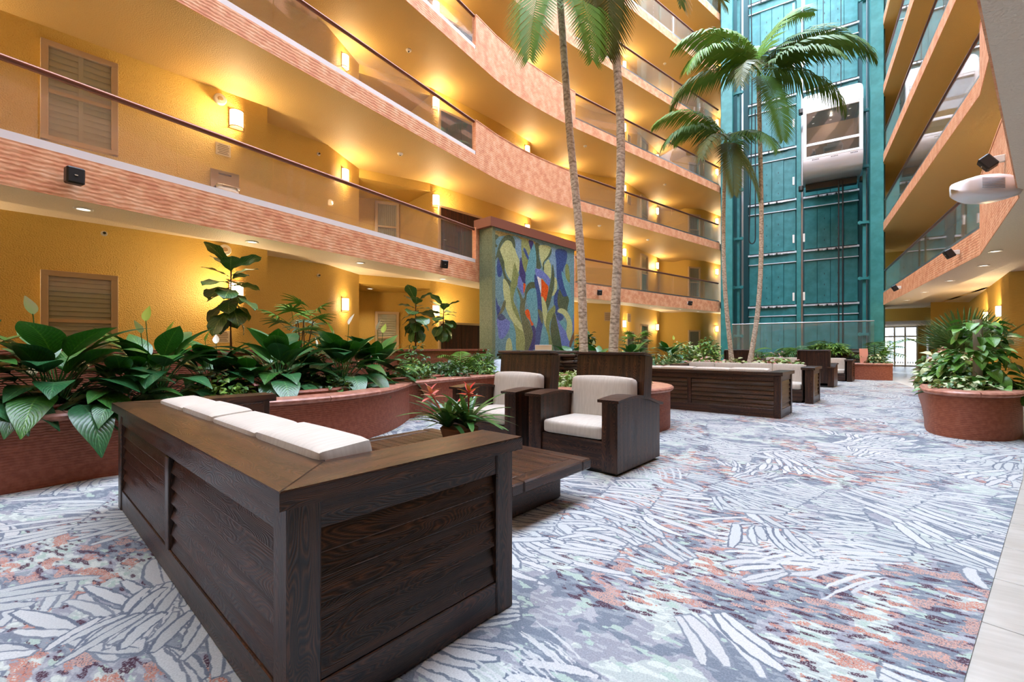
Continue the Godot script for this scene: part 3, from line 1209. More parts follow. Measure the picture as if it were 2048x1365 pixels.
func fountain() -> void:
	var p := back_left[1].lerp(back_left[2], 0.905)
	var t := thing("drinking_fountain", "polished steel drinking fountain on the first gallery wall", "fountain", W(p.x, p.y, FLOORS[0]), heading(back_left[2] - back_left[1]))
	boxed(Vector3(0.5, 0.62, 0.04), 0.008, M.chrome, "back_panel", t, Vector3(0, 0.78, 0.022))
	boxed(Vector3(0.22, 0.03, 0.012), 0.002, M.dark_steel, "spout_slot", t, Vector3(0, 1.02, 0.046))
	var b := MB.new()
	var rows := []
	for k in 7:
		var a := PI * k / 6.0
		var row := PackedVector3Array()
		for q in 9:
			row.append(Vector3(-0.2 + 0.4 * q / 8.0, 0.72 - sin(a * 0.5) * 0.2, 0.04 + 0.3 * cos(a * 0.5) * (1.0 - 0.3 * pow(absf(q - 4.0) / 4.0, 3.0))))
		rows.append(row)
	b.grid(rows)
	put(b.mesh(), M.chrome, "basin", t)
	boxed(Vector3(0.4, 0.02, 0.28), 0.006, M.chrome, "basin_rim", t, Vector3(0, 0.73, 0.18))
	boxed(Vector3(0.05, 0.05, 0.04), 0.008, M.dark_steel, "bubbler", t, Vector3(-0.1, 0.765, 0.14))


# ---------------------------------------------------------------- lift shaft
func build_lifts() -> void:
	var shaft := thing("lift_shaft", "teal steel lift shaft rising through the atrium", "lift shaft", Vector3.ZERO, 0, "", "structure")
	var vl := -3.4
	var vr := 3.06
	var uf := 25.0
	var ub := 30.0
	# corner columns, middle post, side walls
	boxed(Vector3(0.52, ROOF, 0.4), 0.01, M.teal_steel, "column", shaft, W(uf + 0.2, vl + 0.26, ROOF / 2))
	boxed(Vector3(0.46, ROOF, 0.4), 0.01, M.teal_steel, "column", shaft, W(uf + 0.2, vr - 0.23, ROOF / 2))
	boxed(Vector3(0.2, ROOF, 0.24), 0.01, M.teal_steel, "middle_post", shaft, W(27.3, -0.05, ROOF / 2))
	boxed(Vector3(0.08, ROOF, ub - uf), 0.0, M.teal_deep, "side_wall", shaft, W((uf + ub) / 2 + 0.3, vl - 0.02, ROOF / 2))
	boxed(Vector3(0.08, ROOF, ub - uf), 0.0, M.teal_deep, "side_wall", shaft, W((uf + ub) / 2 + 0.3, vr + 0.04, ROOF / 2))
	boxed(Vector3(7.0, ROOF, 0.1), 0.0, M.teal_deep, "back_wall", shaft, W(ub + 0.2, -0.17, ROOF / 2))
	# bays: v range of each lift
	var bays := [[-2.55, -0.2], [0.2, 2.6]]
	var lv := [0.0] + FLOORS
	for q in 2:
		var v0: float = bays[q][0]
		var v1: float = bays[q][1]
		var w := v1 - v0
		var mid := (v0 + v1) / 2
		for k in lv.size():
			var y0: float = lv[k]
			var y1: float = lv[k + 1] if k + 1 < lv.size() else ROOF
			# cladding sheets above and beside the doors
			for c in 4:
				var sw := w / 4
				boxed(Vector3(sw - 0.015, y1 - y0 - 0.62, 0.05), 0.006, M.teal_steel, "cladding_sheet", shaft, W(ub + (0.0 if c in [1, 2] else 0.03), v0 + (c + 0.5) * sw, y0 + 0.06 + (y1 - y0 - 0.62) / 2))
			boxed(Vector3(w, 0.5, 0.06), 0.006, M.teal_steel, "cladding_band", shaft, W(ub, mid, y1 - 0.29))
			boxed(Vector3(w + 0.05, 0.045, 0.12), 0.004, M.white_metal, "header_strip", shaft, W(ub - 0.03, mid, y1 - 0.55))
			if k > 0:
				var sill := boxed(Vector3(w + 0.1, 0.1, 0.14), 0.006, M.white_metal, "door_sill", shaft, W(ub - 0.06, mid, y0))
				boxed(Vector3(w * 0.96, 0.045, 0.02), 0.0, M.rubber, "sill_track", sill, Vector3(0, 0.06, 0.065))
				boxed(Vector3(w * 0.62, 0.07, 0.05), 0.006, M.steel, "door_gear", sill, Vector3(0.05, -0.04, 0.09))
				for z in 6:
					boxed(Vector3(0.08, 0.1, 0.03), 0.004, M.white_metal if z % 2 else M.dark_steel, "gear_wheel", sill, Vector3(-0.55 + z * 0.2 + (z % 2) * 0.05, -0.04, 0.125))
			for c in [1, 2]:
				for z in 3:
					boxed(Vector3(0.025, 0.09, 0.012), 0.0, M.rubber, "slot", shaft, W(ub - 0.04, v0 + (c + 0.55) * w / 4, y0 + 0.5 + z * 0.6))
		# guide rails
		for e in [[v0 - 0.12, 27.6], [v1 + 0.1, 27.6]]:
			boxed(Vector3(0.09, ROOF, 0.1), 0.006, M.steel, "guide_rail", shaft, W(e[1], e[0], ROOF / 2))
	# side ladders of beams with brackets
	for e in [[-2.78, 26.2], [2.52, 25.9]]:
		boxed(Vector3(0.13, ROOF, 0.13), 0.006, M.teal_steel, "bracket_post", shaft, W(e[1] + 0.5, e[0], ROOF / 2))
		for k in 9:
			var y := 1.9 + k * 2.6
			boxed(Vector3(0.5, 0.12, 0.1), 0.006, M.teal_steel, "bracket", shaft, W(e[1] + 0.35, e[0], y))
			for z in 2:
				boxed(Vector3(0.06, 0.18, 0.14), 0.006, M.teal_steel, "bracket_clip", shaft, W(e[1] + 0.35, e[0] - 0.18 + z * 0.36, y))
	# pit barrier: glass with a steel top rail
	var bar := thing("glass_barrier", "clear glass screen with steel top rail at the foot of the lift shaft", "barrier", Vector3.ZERO)
	for k in 4:
		var gw := 5.6 / 4
		boxed(Vector3(gw - 0.015, 2.42, 0.014), 0.0, M.rail_glass, "glass_panel", bar, W(24.85, -2.88 + (k + 0.5) * gw, 1.21))
	boxed(Vector3(5.6, 0.05, 0.05), 0.01, M.steel, "top_rail", bar, W(24.85, -0.08, 2.445))
	# hoist ropes and travelling cables
	for a in [[0.95, 26.4, 13.66, ROOF], [1.65, 26.5, 13.66, ROOF]]:
		var r := MB.new()
		r.tube(PackedVector3Array([W(a[1], a[0], a[2]), W(a[1], a[0], a[3])]), PackedFloat32Array([0.018]), 6)
		tag(put(r.mesh(), M.dark_steel, "hoist_rope"), "dark steel hoist rope above the white lift car, %s" % ("by the middle post" if a[0] < 1.2 else "by the outer rail"), "rope", "hoist ropes")
	for a in [[1.55, 26.3], [1.72, 26.5]]:
		var r := MB.new()
		r.tube(PackedVector3Array([W(a[1], a[0], 0.2), W(a[1], a[0], 9.3)]), PackedFloat32Array([0.035]), 6)
		tag(put(r.mesh(), M.rubber, "travelling_cable"), "dark travelling cable below the white lift car, %s" % ("the one by the middle post" if a[0] < 1.6 else "the outer one"), "cable", "travelling cables")
	var lp := MB.new()
	var pts := PackedVector3Array()
	for k in 24:
		var f := k / 23.0
		pts.append(W(27.0, -2.3 + 0.14 * sin(f * PI), ROOF - 0.5 - f * 17.0))
	for k in 6:
		var a := PI * (k + 1) / 6.0
		pts.append(W(27.0, -2.3 + 0.15 * (1.0 - cos(a)), 7.1 - 0.25 * sin(a)))
	pts.append(W(27.0, -2.0, 14.0))
	lp.tube(pts, PackedFloat32Array([0.03]), 6)
	tag(put(lp.mesh(), M.rubber, "looped_cable"), "black looped cable hanging in the empty lift bay", "cable")
	# white limit boxes on the middle post
	for k in 6:
		for s in 2:
			var bx := boxed(Vector3(0.09, 0.42, 0.07), 0.01, M.white_plastic, numbered("limit_box"), self, W(27.1, -0.28 if s == 0 else 0.17, 3.9 + k * 2.98))
			tag(bx, "white limit switch box on the teal post, %s bay side, level with the %s gallery" % ["empty" if s == 0 else "car", STOREY[k]], "switch box", "limit boxes")
	lift_car()


const CAR := 10.18


func lift_car() -> void:
	var u := 25.25
	var v0 := 0.12
	var v1 := 2.38
	var w := v1 - v0
	var mid := (v0 + v1) / 2
	# local: x along v, y up, z towards the atrium; origin at the foot of the window frame
	var t := thing("lift_car", "white panoramic lift car with curved top and silver belly", "lift car", W(u, mid, CAR))
	var dome := MB.new()
	var rows := []
	var ends := []
	for k in 15:
		var a := PI / 2 * k / 14.0
		var f := clampf((sin(a) - 0.55) / 0.45, 0.0, 1.0)
		var hw := w / 2 - 0.5 * (1.0 - sqrt(maxf(1.0 - f * f, 0.0)))
		var y := 2.28 + sin(a) * 1.15
		var z := -1.15 + cos(a) * 1.15
		rows.append(PackedVector3Array([Vector3(-hw, y, z), Vector3(hw, y, z)]))
		ends.append(Vector3(hw, y, z))
	rows.append(PackedVector3Array([Vector3(-ends[14].x, 3.43, -1.9), Vector3(ends[14].x, 3.43, -1.9)]))
	dome.grid(rows)
	for k in 14:
		var p: Vector3 = ends[k]
		var q: Vector3 = ends[k + 1]
		var pb := Vector3(p.x, p.y, -1.9)
		var qb := Vector3(q.x, q.y, -1.9)
		var m := Vector3(-1, 1, 1)
		dome.quad(p, pb, qb, q)
		dome.quad(q * m, qb * m, pb * m, p * m)
	put(dome.mesh(), M.car_white, "dome", t)
	var belly := MB.new()
	rows = []
	rows.append(PackedVector3Array([Vector3(-w / 2, -0.75, -1.9), Vector3(w / 2, -0.75, -1.9)]))
	for k in 11:
		var a := PI / 2 * k / 10.0
		rows.append(PackedVector3Array([Vector3(-w / 2, -0.12 - cos(a) * 0.63, -0.63 + sin(a) * 0.63), Vector3(w / 2, -0.12 - cos(a) * 0.63, -0.63 + sin(a) * 0.63)]))
	rows.append(PackedVector3Array([Vector3(-w / 2, 0.0, 0.0), Vector3(w / 2, 0.0, 0.0)]))
	belly.grid(rows)
	put(belly.mesh(), M.car_silver, "belly", t)
	for s in [-1.0, 1.0]:
		boxed(Vector3(0.14, 2.3, 0.08), 0.02, M.car_white, "mullion", t, Vector3(s * (w / 2 - 0.07), 1.14, -0.04))
		boxed(Vector3(0.03, 2.3, 1.7), 0.006, M.car_white, "side_panel", t, Vector3(s * (w / 2 - 0.016), 1.14, -0.95))
	boxed(Vector3(w - 0.28, 0.12, 0.08), 0.02, M.car_white, "transom", t, Vector3(0, 0.06, -0.04))
	boxed(Vector3(w - 0.28, 0.13, 0.08), 0.02, M.car_white, "transom", t, Vector3(0, 0.66, -0.04))
	boxed(Vector3(w - 0.28, 0.12, 0.08), 0.02, M.car_white, "transom", t, Vector3(0, 2.22, -0.04))
	boxed(Vector3(w - 0.28, 0.48, 0.012), 0.0, M.tinted_glass, "lower_pane", t, Vector3(0, 0.36, -0.04))
	boxed(Vector3(w - 0.28, 1.44, 0.012), 0.0, M.tinted_glass, "upper_pane", t, Vector3(0, 1.44, -0.04))
	boxed(Vector3(w, 0.05, 1.8), 0.0, M.dark_steel, "car_floor", t, Vector3(0, -0.05, -1.0))
	var cl := boxed(Vector3(w, 0.05, 1.8), 0.0, M.dark_steel, "car_ceiling", t, Vector3(0, 2.26, -1.0))
	for k in 6:
		var c := MB.new()
		c.lathe(Vector3.ZERO, PackedVector2Array([Vector2(0.05, -0.012), Vector2(0.0, -0.012)]), 12)
		put(c.mesh(), M.downlight_lens, "lamp_lens", cl, Vector3(-0.7 + (k % 3) * 0.7, -0.026, -0.4 + (k / 3) * 0.75))
	boxed(Vector3(w, 2.3, 0.05), 0.0, M.car_tan, "rear_wall", t, Vector3(0, 1.1, -1.88))
	boxed(Vector3(0.9, 1.1, 0.04), 0.006, M.car_tan, "wall_panel", t, Vector3(0.15, 1.2, -1.82))
	var ll := OmniLight3D.new()
	ll.name = "lift_car_light"
	ll.light_color = rgb(255, 236, 210)
	ll.light_energy = 2.0
	ll.light_size = 0.02
	ll.omni_range = 20.0
	ll.omni_attenuation = 2.0
	ll.shadow_enabled = true
	add_child(ll)
	ll.position = W(u + 1.0, mid, CAR + 2.215)
	# rollers and running gear
	for s in [-1.0, 1.0]:
		for y in [-0.95, 2.9]:
			boxed(Vector3(0.2, 0.26, 0.3), 0.04, M.dark_steel, "roller_guide", t, Vector3(s * (w / 2 + 0.08), y, -1.3))
	boxed(Vector3(w * 0.9, 0.3, 0.35), 0.01, M.dark_steel, "sling_beam", t, Vector3(0, -0.95, -1.4))
	for k in 3:
		for z in 5:
			boxed(Vector3(0.03, 0.05, 0.01), 0.0, M.rubber, "vent_slot", t, Vector3(-0.75 + k * 0.72 + z * 0.055, -0.07, 0.0))
	# housekeeping cart standing in the car
	var c2 := thing("service_cart", "white service cart standing inside the lift car", "cart", W(u + 0.55, mid + 0.05, CAR - 0.025))
	boxed(Vector3(0.75, 0.12, 0.4), 0.02, M.white_plastic, "tray", c2, Vector3(0, 0.56, 0))
	boxed(Vector3(0.55, 0.22, 0.3), 0.03, M.white_plastic, "linen_stack", c2, Vector3(0.05, 0.73, 0))
	for sx in [-1.0, 1.0]:
		for sz in [-1.0, 1.0]:
			boxed(Vector3(0.04, 0.5, 0.04), 0.006, M.white_plastic, "leg", c2, Vector3(sx * 0.34, 0.25, sz * 0.17))
	var ds := thing("hand_dispenser", "small white dispenser on the lift car window", "dispenser", W(u + 0.12, mid - 0.7, CAR + 0.2))
	boxed(Vector3(0.13, 0.26, 0.1), 0.03, M.white_plastic, "housing", ds, Vector3(0, 0.13, 0))
	boxed(Vector3(0.05, 0.1, 0.02), 0.006, M.ink, "sensor", ds, Vector3(0, 0.12, 0.055))


# ---------------------------------------------------------------- corridor beyond the lifts
func build_corridor() -> void:
	wall("wall_corridor", PackedVector2Array([Vector2(31.0, 3.3), Vector2(40, 4.4)]), -1.0, 0.0, GROUND_CEILING, "wall of the corridor leading out past the lifts")
	var c := MB.new()
	c.prism(PackedVector2Array([Vector2(31.15, 3.1), Vector2(40, 4.2), Vector2(40, 9.2), Vector2(31.15, 6.4)]), 2.75, 2.9)
	tag(put(c.mesh(), M.ceiling_cream, "ceiling"), "low cream ceiling of the corridor past the lifts", "ceiling", "", "structure")
	var lt := MB.new()
	lt.prism(PackedVector2Array([Vector2(30.9, 3.1), Vector2(31.15, 3.1), Vector2(31.15, 6.4), Vector2(30.9, 6.3)]), 2.7, GROUND_CEILING)
	tag(put(lt.mesh(), M.wall_yellow, "trim_corridor"), "yellow header beam over the corridor mouth", "beam", "", "structure")
	# glazed exit wall
	var ex := thing("window_exit", "white framed glass doors at the end of the corridor", "glass door", W(39.6, 5.4, 0), 0, "", "structure")
	for x in [-1.0, 0.0, 0.55, 1.15]:
		boxed(Vector3(0.09, 2.75, 0.1), 0.006, M.white_metal, "mullion", ex, Vector3(x, 1.375, 0))
	for y in [0.06, 2.05, 2.7]:
		boxed(Vector3(2.2, 0.1, 0.08), 0.006, M.white_metal, "transom", ex, Vector3(0.075, y, 0))
	for x in [[-0.5, 0.91], [0.275, 0.46], [0.85, 0.51]]:
		boxed(Vector3(x[1], 1.9, 0.012), 0.0, M.window_glass, "pane", ex, Vector3(x[0], 1.05, 0))
		boxed(Vector3(x[1], 0.55, 0.012), 0.0, M.window_glass, "pane", ex, Vector3(x[0], 2.37, 0))
	wall("wall_exit", PackedVector2Array([Vector2(39.6, 6.6), Vector2(39.6, 9.0)]), -1.0, 0.0, 2.75, "yellow wall beside the glass exit doors")
	var rail := boxed(Vector3(1.2, 0.09, 0.03), 0.004, M.white_metal, "trim_rail", self, W(39.55, 7.25, 0.95))
	tag(rail, "white chair rail on the yellow wall by the exit", "rail", "", "structure")
	var pr := MB.new()  # added slab, out of view, to cut daylight on the exit floor
	pr.prism(PackedVector2Array([Vector2(39.9, 2.0), Vector2(45.5, 2.0), Vector2(45.5, 11.0), Vector2(39.9, 11.0)]), 2.95, 3.15)
	tag(put(pr.mesh(), M.ceiling_cream, "added_shade_slab"), "added unseen cream slab shading the floor outside the glass exit doors", "roof", "", "structure")
	var nb := thing("neighbour_building", "pale blue-grey building seen through the glass exit doors", "building", W(56, 9.0, 0))
	boxed(Vector3(14.0, 9.0, 4.0), 0.02, M.plaque_blue, "wall_block", nb, Vector3(0, 4.5, 0))
	for k in 5:
		for q in 2:
			boxed(Vector3(1.1, 1.5, 0.06), 0.01, M.white_plastic, "window", nb, Vector3(-5.2 + k * 2.6, 1.8 + q * 3.2, 2.03))
	# porch with white balustrade outside
	var pz := thing("porch_balustrade", "white picket balustrade on the porch outside the exit", "balustrade", W(43.5, 5.6, 0))
	for k in 22:
		boxed(Vector3(0.045, 0.95, 0.045), 0.004, M.white_plastic, "picket", pz, Vector3(-1.5 + k * 0.14, 0.5, 0))
	boxed(Vector3(3.1, 0.07, 0.08), 0.01, M.white_plastic, "top_rail", pz, Vector3(0, 1.0, 0))
	boxed(Vector3(3.1, 0.06, 0.06), 0.01, M.white_plastic, "bottom_rail", pz, Vector3(0, 0.08, 0))
	var rk := thing("brochure_rack", "dark brochure rack against the corridor wall", "rack", W(36.2, 6.6, 0))
	boxed(Vector3(0.24, 1.95, 0.7), 0.01, M.dark_wood, "cabinet", rk, Vector3(0, 0.975, 0))
	for k in 6:
		for z in 4:
			boxed(Vector3(0.01, 0.2, 0.1), 0.0, [M.sign_paper, M.white_plastic, M.plaque_blue][(k + z) % 3], "leaflet", rk, Vector3(-0.126, 0.35 + k * 0.28, -0.24 + z * 0.16))


# ---------------------------------------------------------------- things fixed to the gallery edges
func speaker_box(u: float, v: float, y: float, turn: float, tilt: float, label: String) -> void:
	var t := thing("loudspeaker", label, "loudspeaker", W(u, v, y), turn, "loudspeakers on the gallery edges")
	boxed(Vector3(0.06, 0.1, 0.12), 0.006, M.white_plastic, "bracket", t, Vector3(0, 0, 0.06))
	var b := Basis(Vector3.RIGHT, tilt)
	var body := boxed(Vector3(0.17, 0.2, 0.14), 0.015, M.black_plastic, "cabinet", t, Vector3(0, -0.02, 0.17), b)
	boxed(Vector3(0.14, 0.17, 0.01), 0.004, M.speaker_grille, "grille", body, Vector3(0, 0, 0.071))
	boxed(Vector3(0.03, 0.01, 0.006), 0.0, M.white_plastic, "badge", body, Vector3(0, 0.0, 0.078))


func build_edge_fittings() -> void:
	speaker_box(1.68, -7.7, 3.4, heading(Vector2(1, 0)), 0.05, "black loudspeaker on the salmon edge before the shuttered windows")
	speaker_box(8.6, -7.7, 3.4, heading(Vector2(1, 0)) - 0.5, 0.25, "black loudspeaker on the salmon edge close to the mural")
	var d := Vector2(10.3, 3.43).normalized()
	speaker_box(16.2, -6.52, 3.4, heading(d) - 0.6, 0.3, "black loudspeaker on the salmon edge just past the mural")
	speaker_box(22.3, -4.49, 3.4, heading(d) - 0.3, 0.3, "black loudspeaker on the salmon edge close to the lift shaft")
	speaker_box(13.9, 3.02, 3.42, heading(Vector2(1, 0)) + PI, 0.5, "tilted black loudspeaker on the salmon edge over the tile walk")
	speaker_box(20.8, 3.02, 3.42, heading(Vector2(1, 0)) + PI, 0.5, "tilted black loudspeaker on the salmon edge beside the shaft")
	speaker_box(9.2, 2.47, 3.98, heading(Vector2(4.55, 0.75)) + PI, 0.6, "tilted black loudspeaker high on the salmon parapet")
	# projector under a plastic dust cover
	var t := thing("wrapped_projector", "projector wrapped in clear white plastic on the salmon edge", "projector", W(7.82, 1.78, 3.18), heading(Vector2(0.543, 0.839)))
	var b := MB.new()
	var rows := []
	rng.seed = 77
	var ns := FastNoiseLite.new()
	ns.seed = 3
	ns.frequency = 3.0
	for k in 9:
		var row := PackedVector3Array()
		var f := k / 8.0
		for q in 21:
			var a := TAU * q / 20.0
			var rr := pow(sin(PI * clampf(f, 0.0, 1.0)), 0.45) if k > 0 and k < 8 else 0.0
			var ca := signf(cos(a)) * pow(absf(cos(a)), 0.6)
			var sa := signf(sin(a)) * pow(absf(sin(a)), 0.6)
			var k2 := 1.0 + 0.12 * ns.get_noise_2d(q % 20, f * 3.0)
			row.append(Vector3(-0.42 + 0.84 * f, -sa * 0.15 * rr * k2, 0.2 + ca * 0.2 * rr * k2))
		rows.append(row)
	b.grid(rows, 1, 1, true)
	put(b.mesh(), M.plastic_wrap, "plastic_cover", t)
	for k in 7:
		boxed(Vector3(0.26, 0.008, 0.01), 0.0, M.plaque_blue, "vent_line", t, Vector3(-0.12, -0.05 + k * 0.018, 0.405))
	boxed(Vector3(0.3, 0.06, 0.06), 0.006, M.white_plastic, "bracket", t, Vector3(0.42, 0.08, 0.12))


# ---------------------------------------------------------------- furniture
func cushion_mesh(size: Vector3, r: float, puff: float, seg := 8) -> ArrayMesh:
	# rounded, slightly bulging box
	var b := MB.new()
	var h := size * 0.5
	for axis in 3:
		var p := (axis + 1) % 3
		var q := (axis + 2) % 3
		for sg in [-1.0, 1.0]:
			var rows := []
			for j in seg + 1:
				var row := PackedVector3Array()
				for k in seg + 1:
					var w := Vector3.ZERO
					w[axis] = sg
					w[p] = (k * 2.0 / seg - 1.0) * sg
					w[q] = j * 2.0 / seg - 1.0
					w[p] = signf(w[p]) * pow(absf(w[p]), 0.7)
					w[q] = signf(w[q]) * pow(absf(w[q]), 0.7)
					var pos := w * h
					var inner := Vector3(clampf(pos.x, -h.x + r, h.x - r), clampf(pos.y, -h.y + r, h.y - r), clampf(pos.z, -h.z + r, h.z - r))
					var d := pos - inner
					if d.length() > 0.0001:
						pos = inner + d.normalized() * r
					var bulge := (1.0 - w[p] * w[p]) * (1.0 - w[q] * w[q])
					pos[axis] += sg * puff * bulge
					row.append(pos)
				rows.append(row)
			b.grid(rows)
	return b.mesh()


const SOFA_L := 3.19
const SOFA_D := 1.05
var sofa0: Node3D
var chair0: Node3D


func make_sofa() -> Node3D:
	# local: back face at z = 0, seat towards -z
	var t := thing("timber_sofa", "", "sofa")
	var L := SOFA_L
	var D := SOFA_D
	var hx := L / 2
	rng.seed = 101
	for sx in [-1.0, 1.0]:
		boxed(Vector3(0.11, 0.755, 0.11), 0.006, M.dark_wood, "corner_post", t, Vector3(sx * (hx - 0.055), 0.3775, -0.055))
		boxed(Vector3(0.16, 0.755, 0.112), 0.006, M.dark_wood, "front_post", t, Vector3(sx * (hx - 0.08), 0.3775, -D + 0.056))
		boxed(Vector3(0.05, 0.755, D - 0.2), 0.0, M.dark_wood, "arm_core", t, Vector3(sx * (hx - 0.1), 0.3775, -D / 2))
		boxed(Vector3(0.03, 0.70, D - 0.2), 0.004, M.dark_wood, "arm_lining", t, Vector3(sx * (hx - 0.22), 0.405, -D / 2 - 0.02))
		boxed(Vector3(0.03, 0.1, D - 0.19), 0.004, M.dark_wood, "arm_rail", t, Vector3(sx * (hx - 0.022), 0.705, -D / 2 + 0.015))
		boxed(Vector3(0.03, 0.15, D - 0.19), 0.004, M.dark_wood, "arm_skirting", t, Vector3(sx * (hx - 0.022), 0.078, -D / 2 + 0.015))
		for k in 6:
			boxed(Vector3(0.014, 0.094, D - 0.192), 0.003, M.dark_wood, "slat", t, Vector3(sx * (hx - 0.032), 0.197 + k * 0.0835, -D / 2 + 0.015), Basis(Vector3.BACK, sx * 0.26))
		# cap boards meet the back board in a mitre
		var cap := MB.new()
		var x0 := hx + 0.035
		var x1 := hx - 0.235
		var yb := 0.757
		var yt := 0.818
		var z0 := 0.035
		var z1 := -0.235
		var z2 := -D - 0.03
		var o := Vector2(rng.randf() * 2, rng.randf() * 2)
		var p := [Vector3(sx * x0, 0, z0), Vector3(sx * x0, 0, z2), Vector3(sx * x1, 0, z2), Vector3(sx * x1, 0, z1)]
		if sx > 0:
			p.reverse()
		slab_of(cap, p, yb, yt, true, o)
		put(cap.mesh(), M.dark_wood, "cap_board", t)
	var cb := MB.new()
	slab_of(cb, [Vector3(-hx - 0.035, 0, 0.035), Vector3(-hx + 0.235, 0, -0.235), Vector3(hx - 0.235, 0, -0.235), Vector3(hx + 0.035, 0, 0.035)], 0.757, 0.8175, false, Vector2(0.3, 0.7), true)
	put(cb.mesh(), M.dark_wood, "cap_board", t)
	boxed(Vector3(L - 0.22, 0.755, 0.05), 0.0, M.dark_wood, "back_core", t, Vector3(0, 0.3775, -0.1))
	boxed(Vector3(L - 0.4, 0.70, 0.03), 0.004, M.dark_wood, "back_lining", t, Vector3(0, 0.405, -0.22))
	boxed(Vector3(L - 0.22, 0.1, 0.03), 0.004, M.dark_wood, "back_rail", t, Vector3(0, 0.705, -0.022))
	boxed(Vector3(L - 0.22, 0.15, 0.03), 0.004, M.dark_wood, "back_skirting", t, Vector3(0, 0.078, -0.022))
	boxed(Vector3(0.075, 0.5, 0.035), 0.004, M.dark_wood, "stile", t, Vector3(0, 0.404, -0.02))
	var pw := (L - 0.22 - 0.075) / 2
	for s in [-1.0, 1.0]:
		for k in 6:
			boxed(Vector3(pw - 0.004, 0.094, 0.014), 0.003, M.dark_wood, "slat", t, Vector3(s * (0.0375 + pw / 2), 0.197 + k * 0.0835, -0.032), Basis(Vector3.RIGHT, -0.26))
	boxed(Vector3(L - 0.46, 0.26, 0.04), 0.004, M.dark_wood, "front_apron", t, Vector3(0, 0.15, -D + 0.1))
	boxed(Vector3(L - 0.46, 0.03, D - 0.34), 0.0, M.dark_wood, "seat_deck", t, Vector3(0, 0.275, -D / 2 - 0.06))
	var cw := (L - 0.48) / 4
	var sc := cushion_mesh(Vector3(cw - 0.006, 0.15, D - 0.33), 0.045, 0.012)
	var bc := cushion_mesh(Vector3(cw - 0.001, 0.5, 0.24), 0.03, 0.01)
	for k in 4:
		var x := (k - 1.5) * cw
		put(sc, M.cushion, "seat_cushion", t, Vector3(x, 0.366, -D / 2 - 0.09))
		var c := put(bc, M.cushion, "back_cushion", t, Vector3(x, 0.606 + 0.008 * (k % 2), -0.345))
		c.rotation.x = 0.08
	return t


func slab_of(b: MB, p: Array, y0: float, y1: float, along_z: bool, o: Vector2, flip := false) -> void:
	# prism over four corners (anticlockwise from above when not flipped); grain along z or x
	var q := p.duplicate()
	var n := (q[1] - q[0] as Vector3).cross(q[2] - q[0])
	if n.y < 0:
		q.reverse()
	var uv := []
	for k in 4:
		uv.append(o + (Vector2(q[k].z, q[k].x) if along_z else Vector2(q[k].x, q[k].z)))
	var up := Vector3(0, y1, 0)
	var dn := Vector3(0, y0, 0)
	var ch := 0.006
	var mid: Vector3 = (q[0] + q[1] + q[2] + q[3]) / 4
	var inn := []
	for k in 4:
		inn.append(q[k] + (mid - q[k]).normalized() * ch)
	b.quad(inn[0] + up, inn[1] + up, inn[2] + up, inn[3] + up, uv[0], uv[1], uv[2], uv[3])
	b.quad(q[3] + dn, q[2] + dn, q[1] + dn, q[0] + dn, uv[3], uv[2], uv[1], uv[0])
	for k in 4:
		var k2 := (k + 1) % 4
		var l: float = q[k].distance_to(q[k2])
		b.quad(q[k] + dn, q[k2] + dn, q[k2] + up - Vector3(0, ch, 0), q[k] + up - Vector3(0, ch, 0), o, o + Vector2(l, 0), o + Vector2(l, y1 - y0), o + Vector2(0, y1 - y0))
		b.quad(q[k] + up - Vector3(0, ch, 0), q[k2] + up - Vector3(0, ch, 0), inn[k2] + up, inn[k] + up, o, o + Vector2(l, 0), o + Vector2(l, ch), o + Vector2(0, ch))


func place_copy(src: Node3D, first: bool, called: String, at: Vector3, turn: float, label: String, category: String, group := "") -> Node3D:
	var o := src
	if not first:
		o = src.duplicate()
		o.name = numbered(called)
		add_child(o)
	o.position = at
	o.rotation.y = turn
	tag(o, label, category, group)
	return o


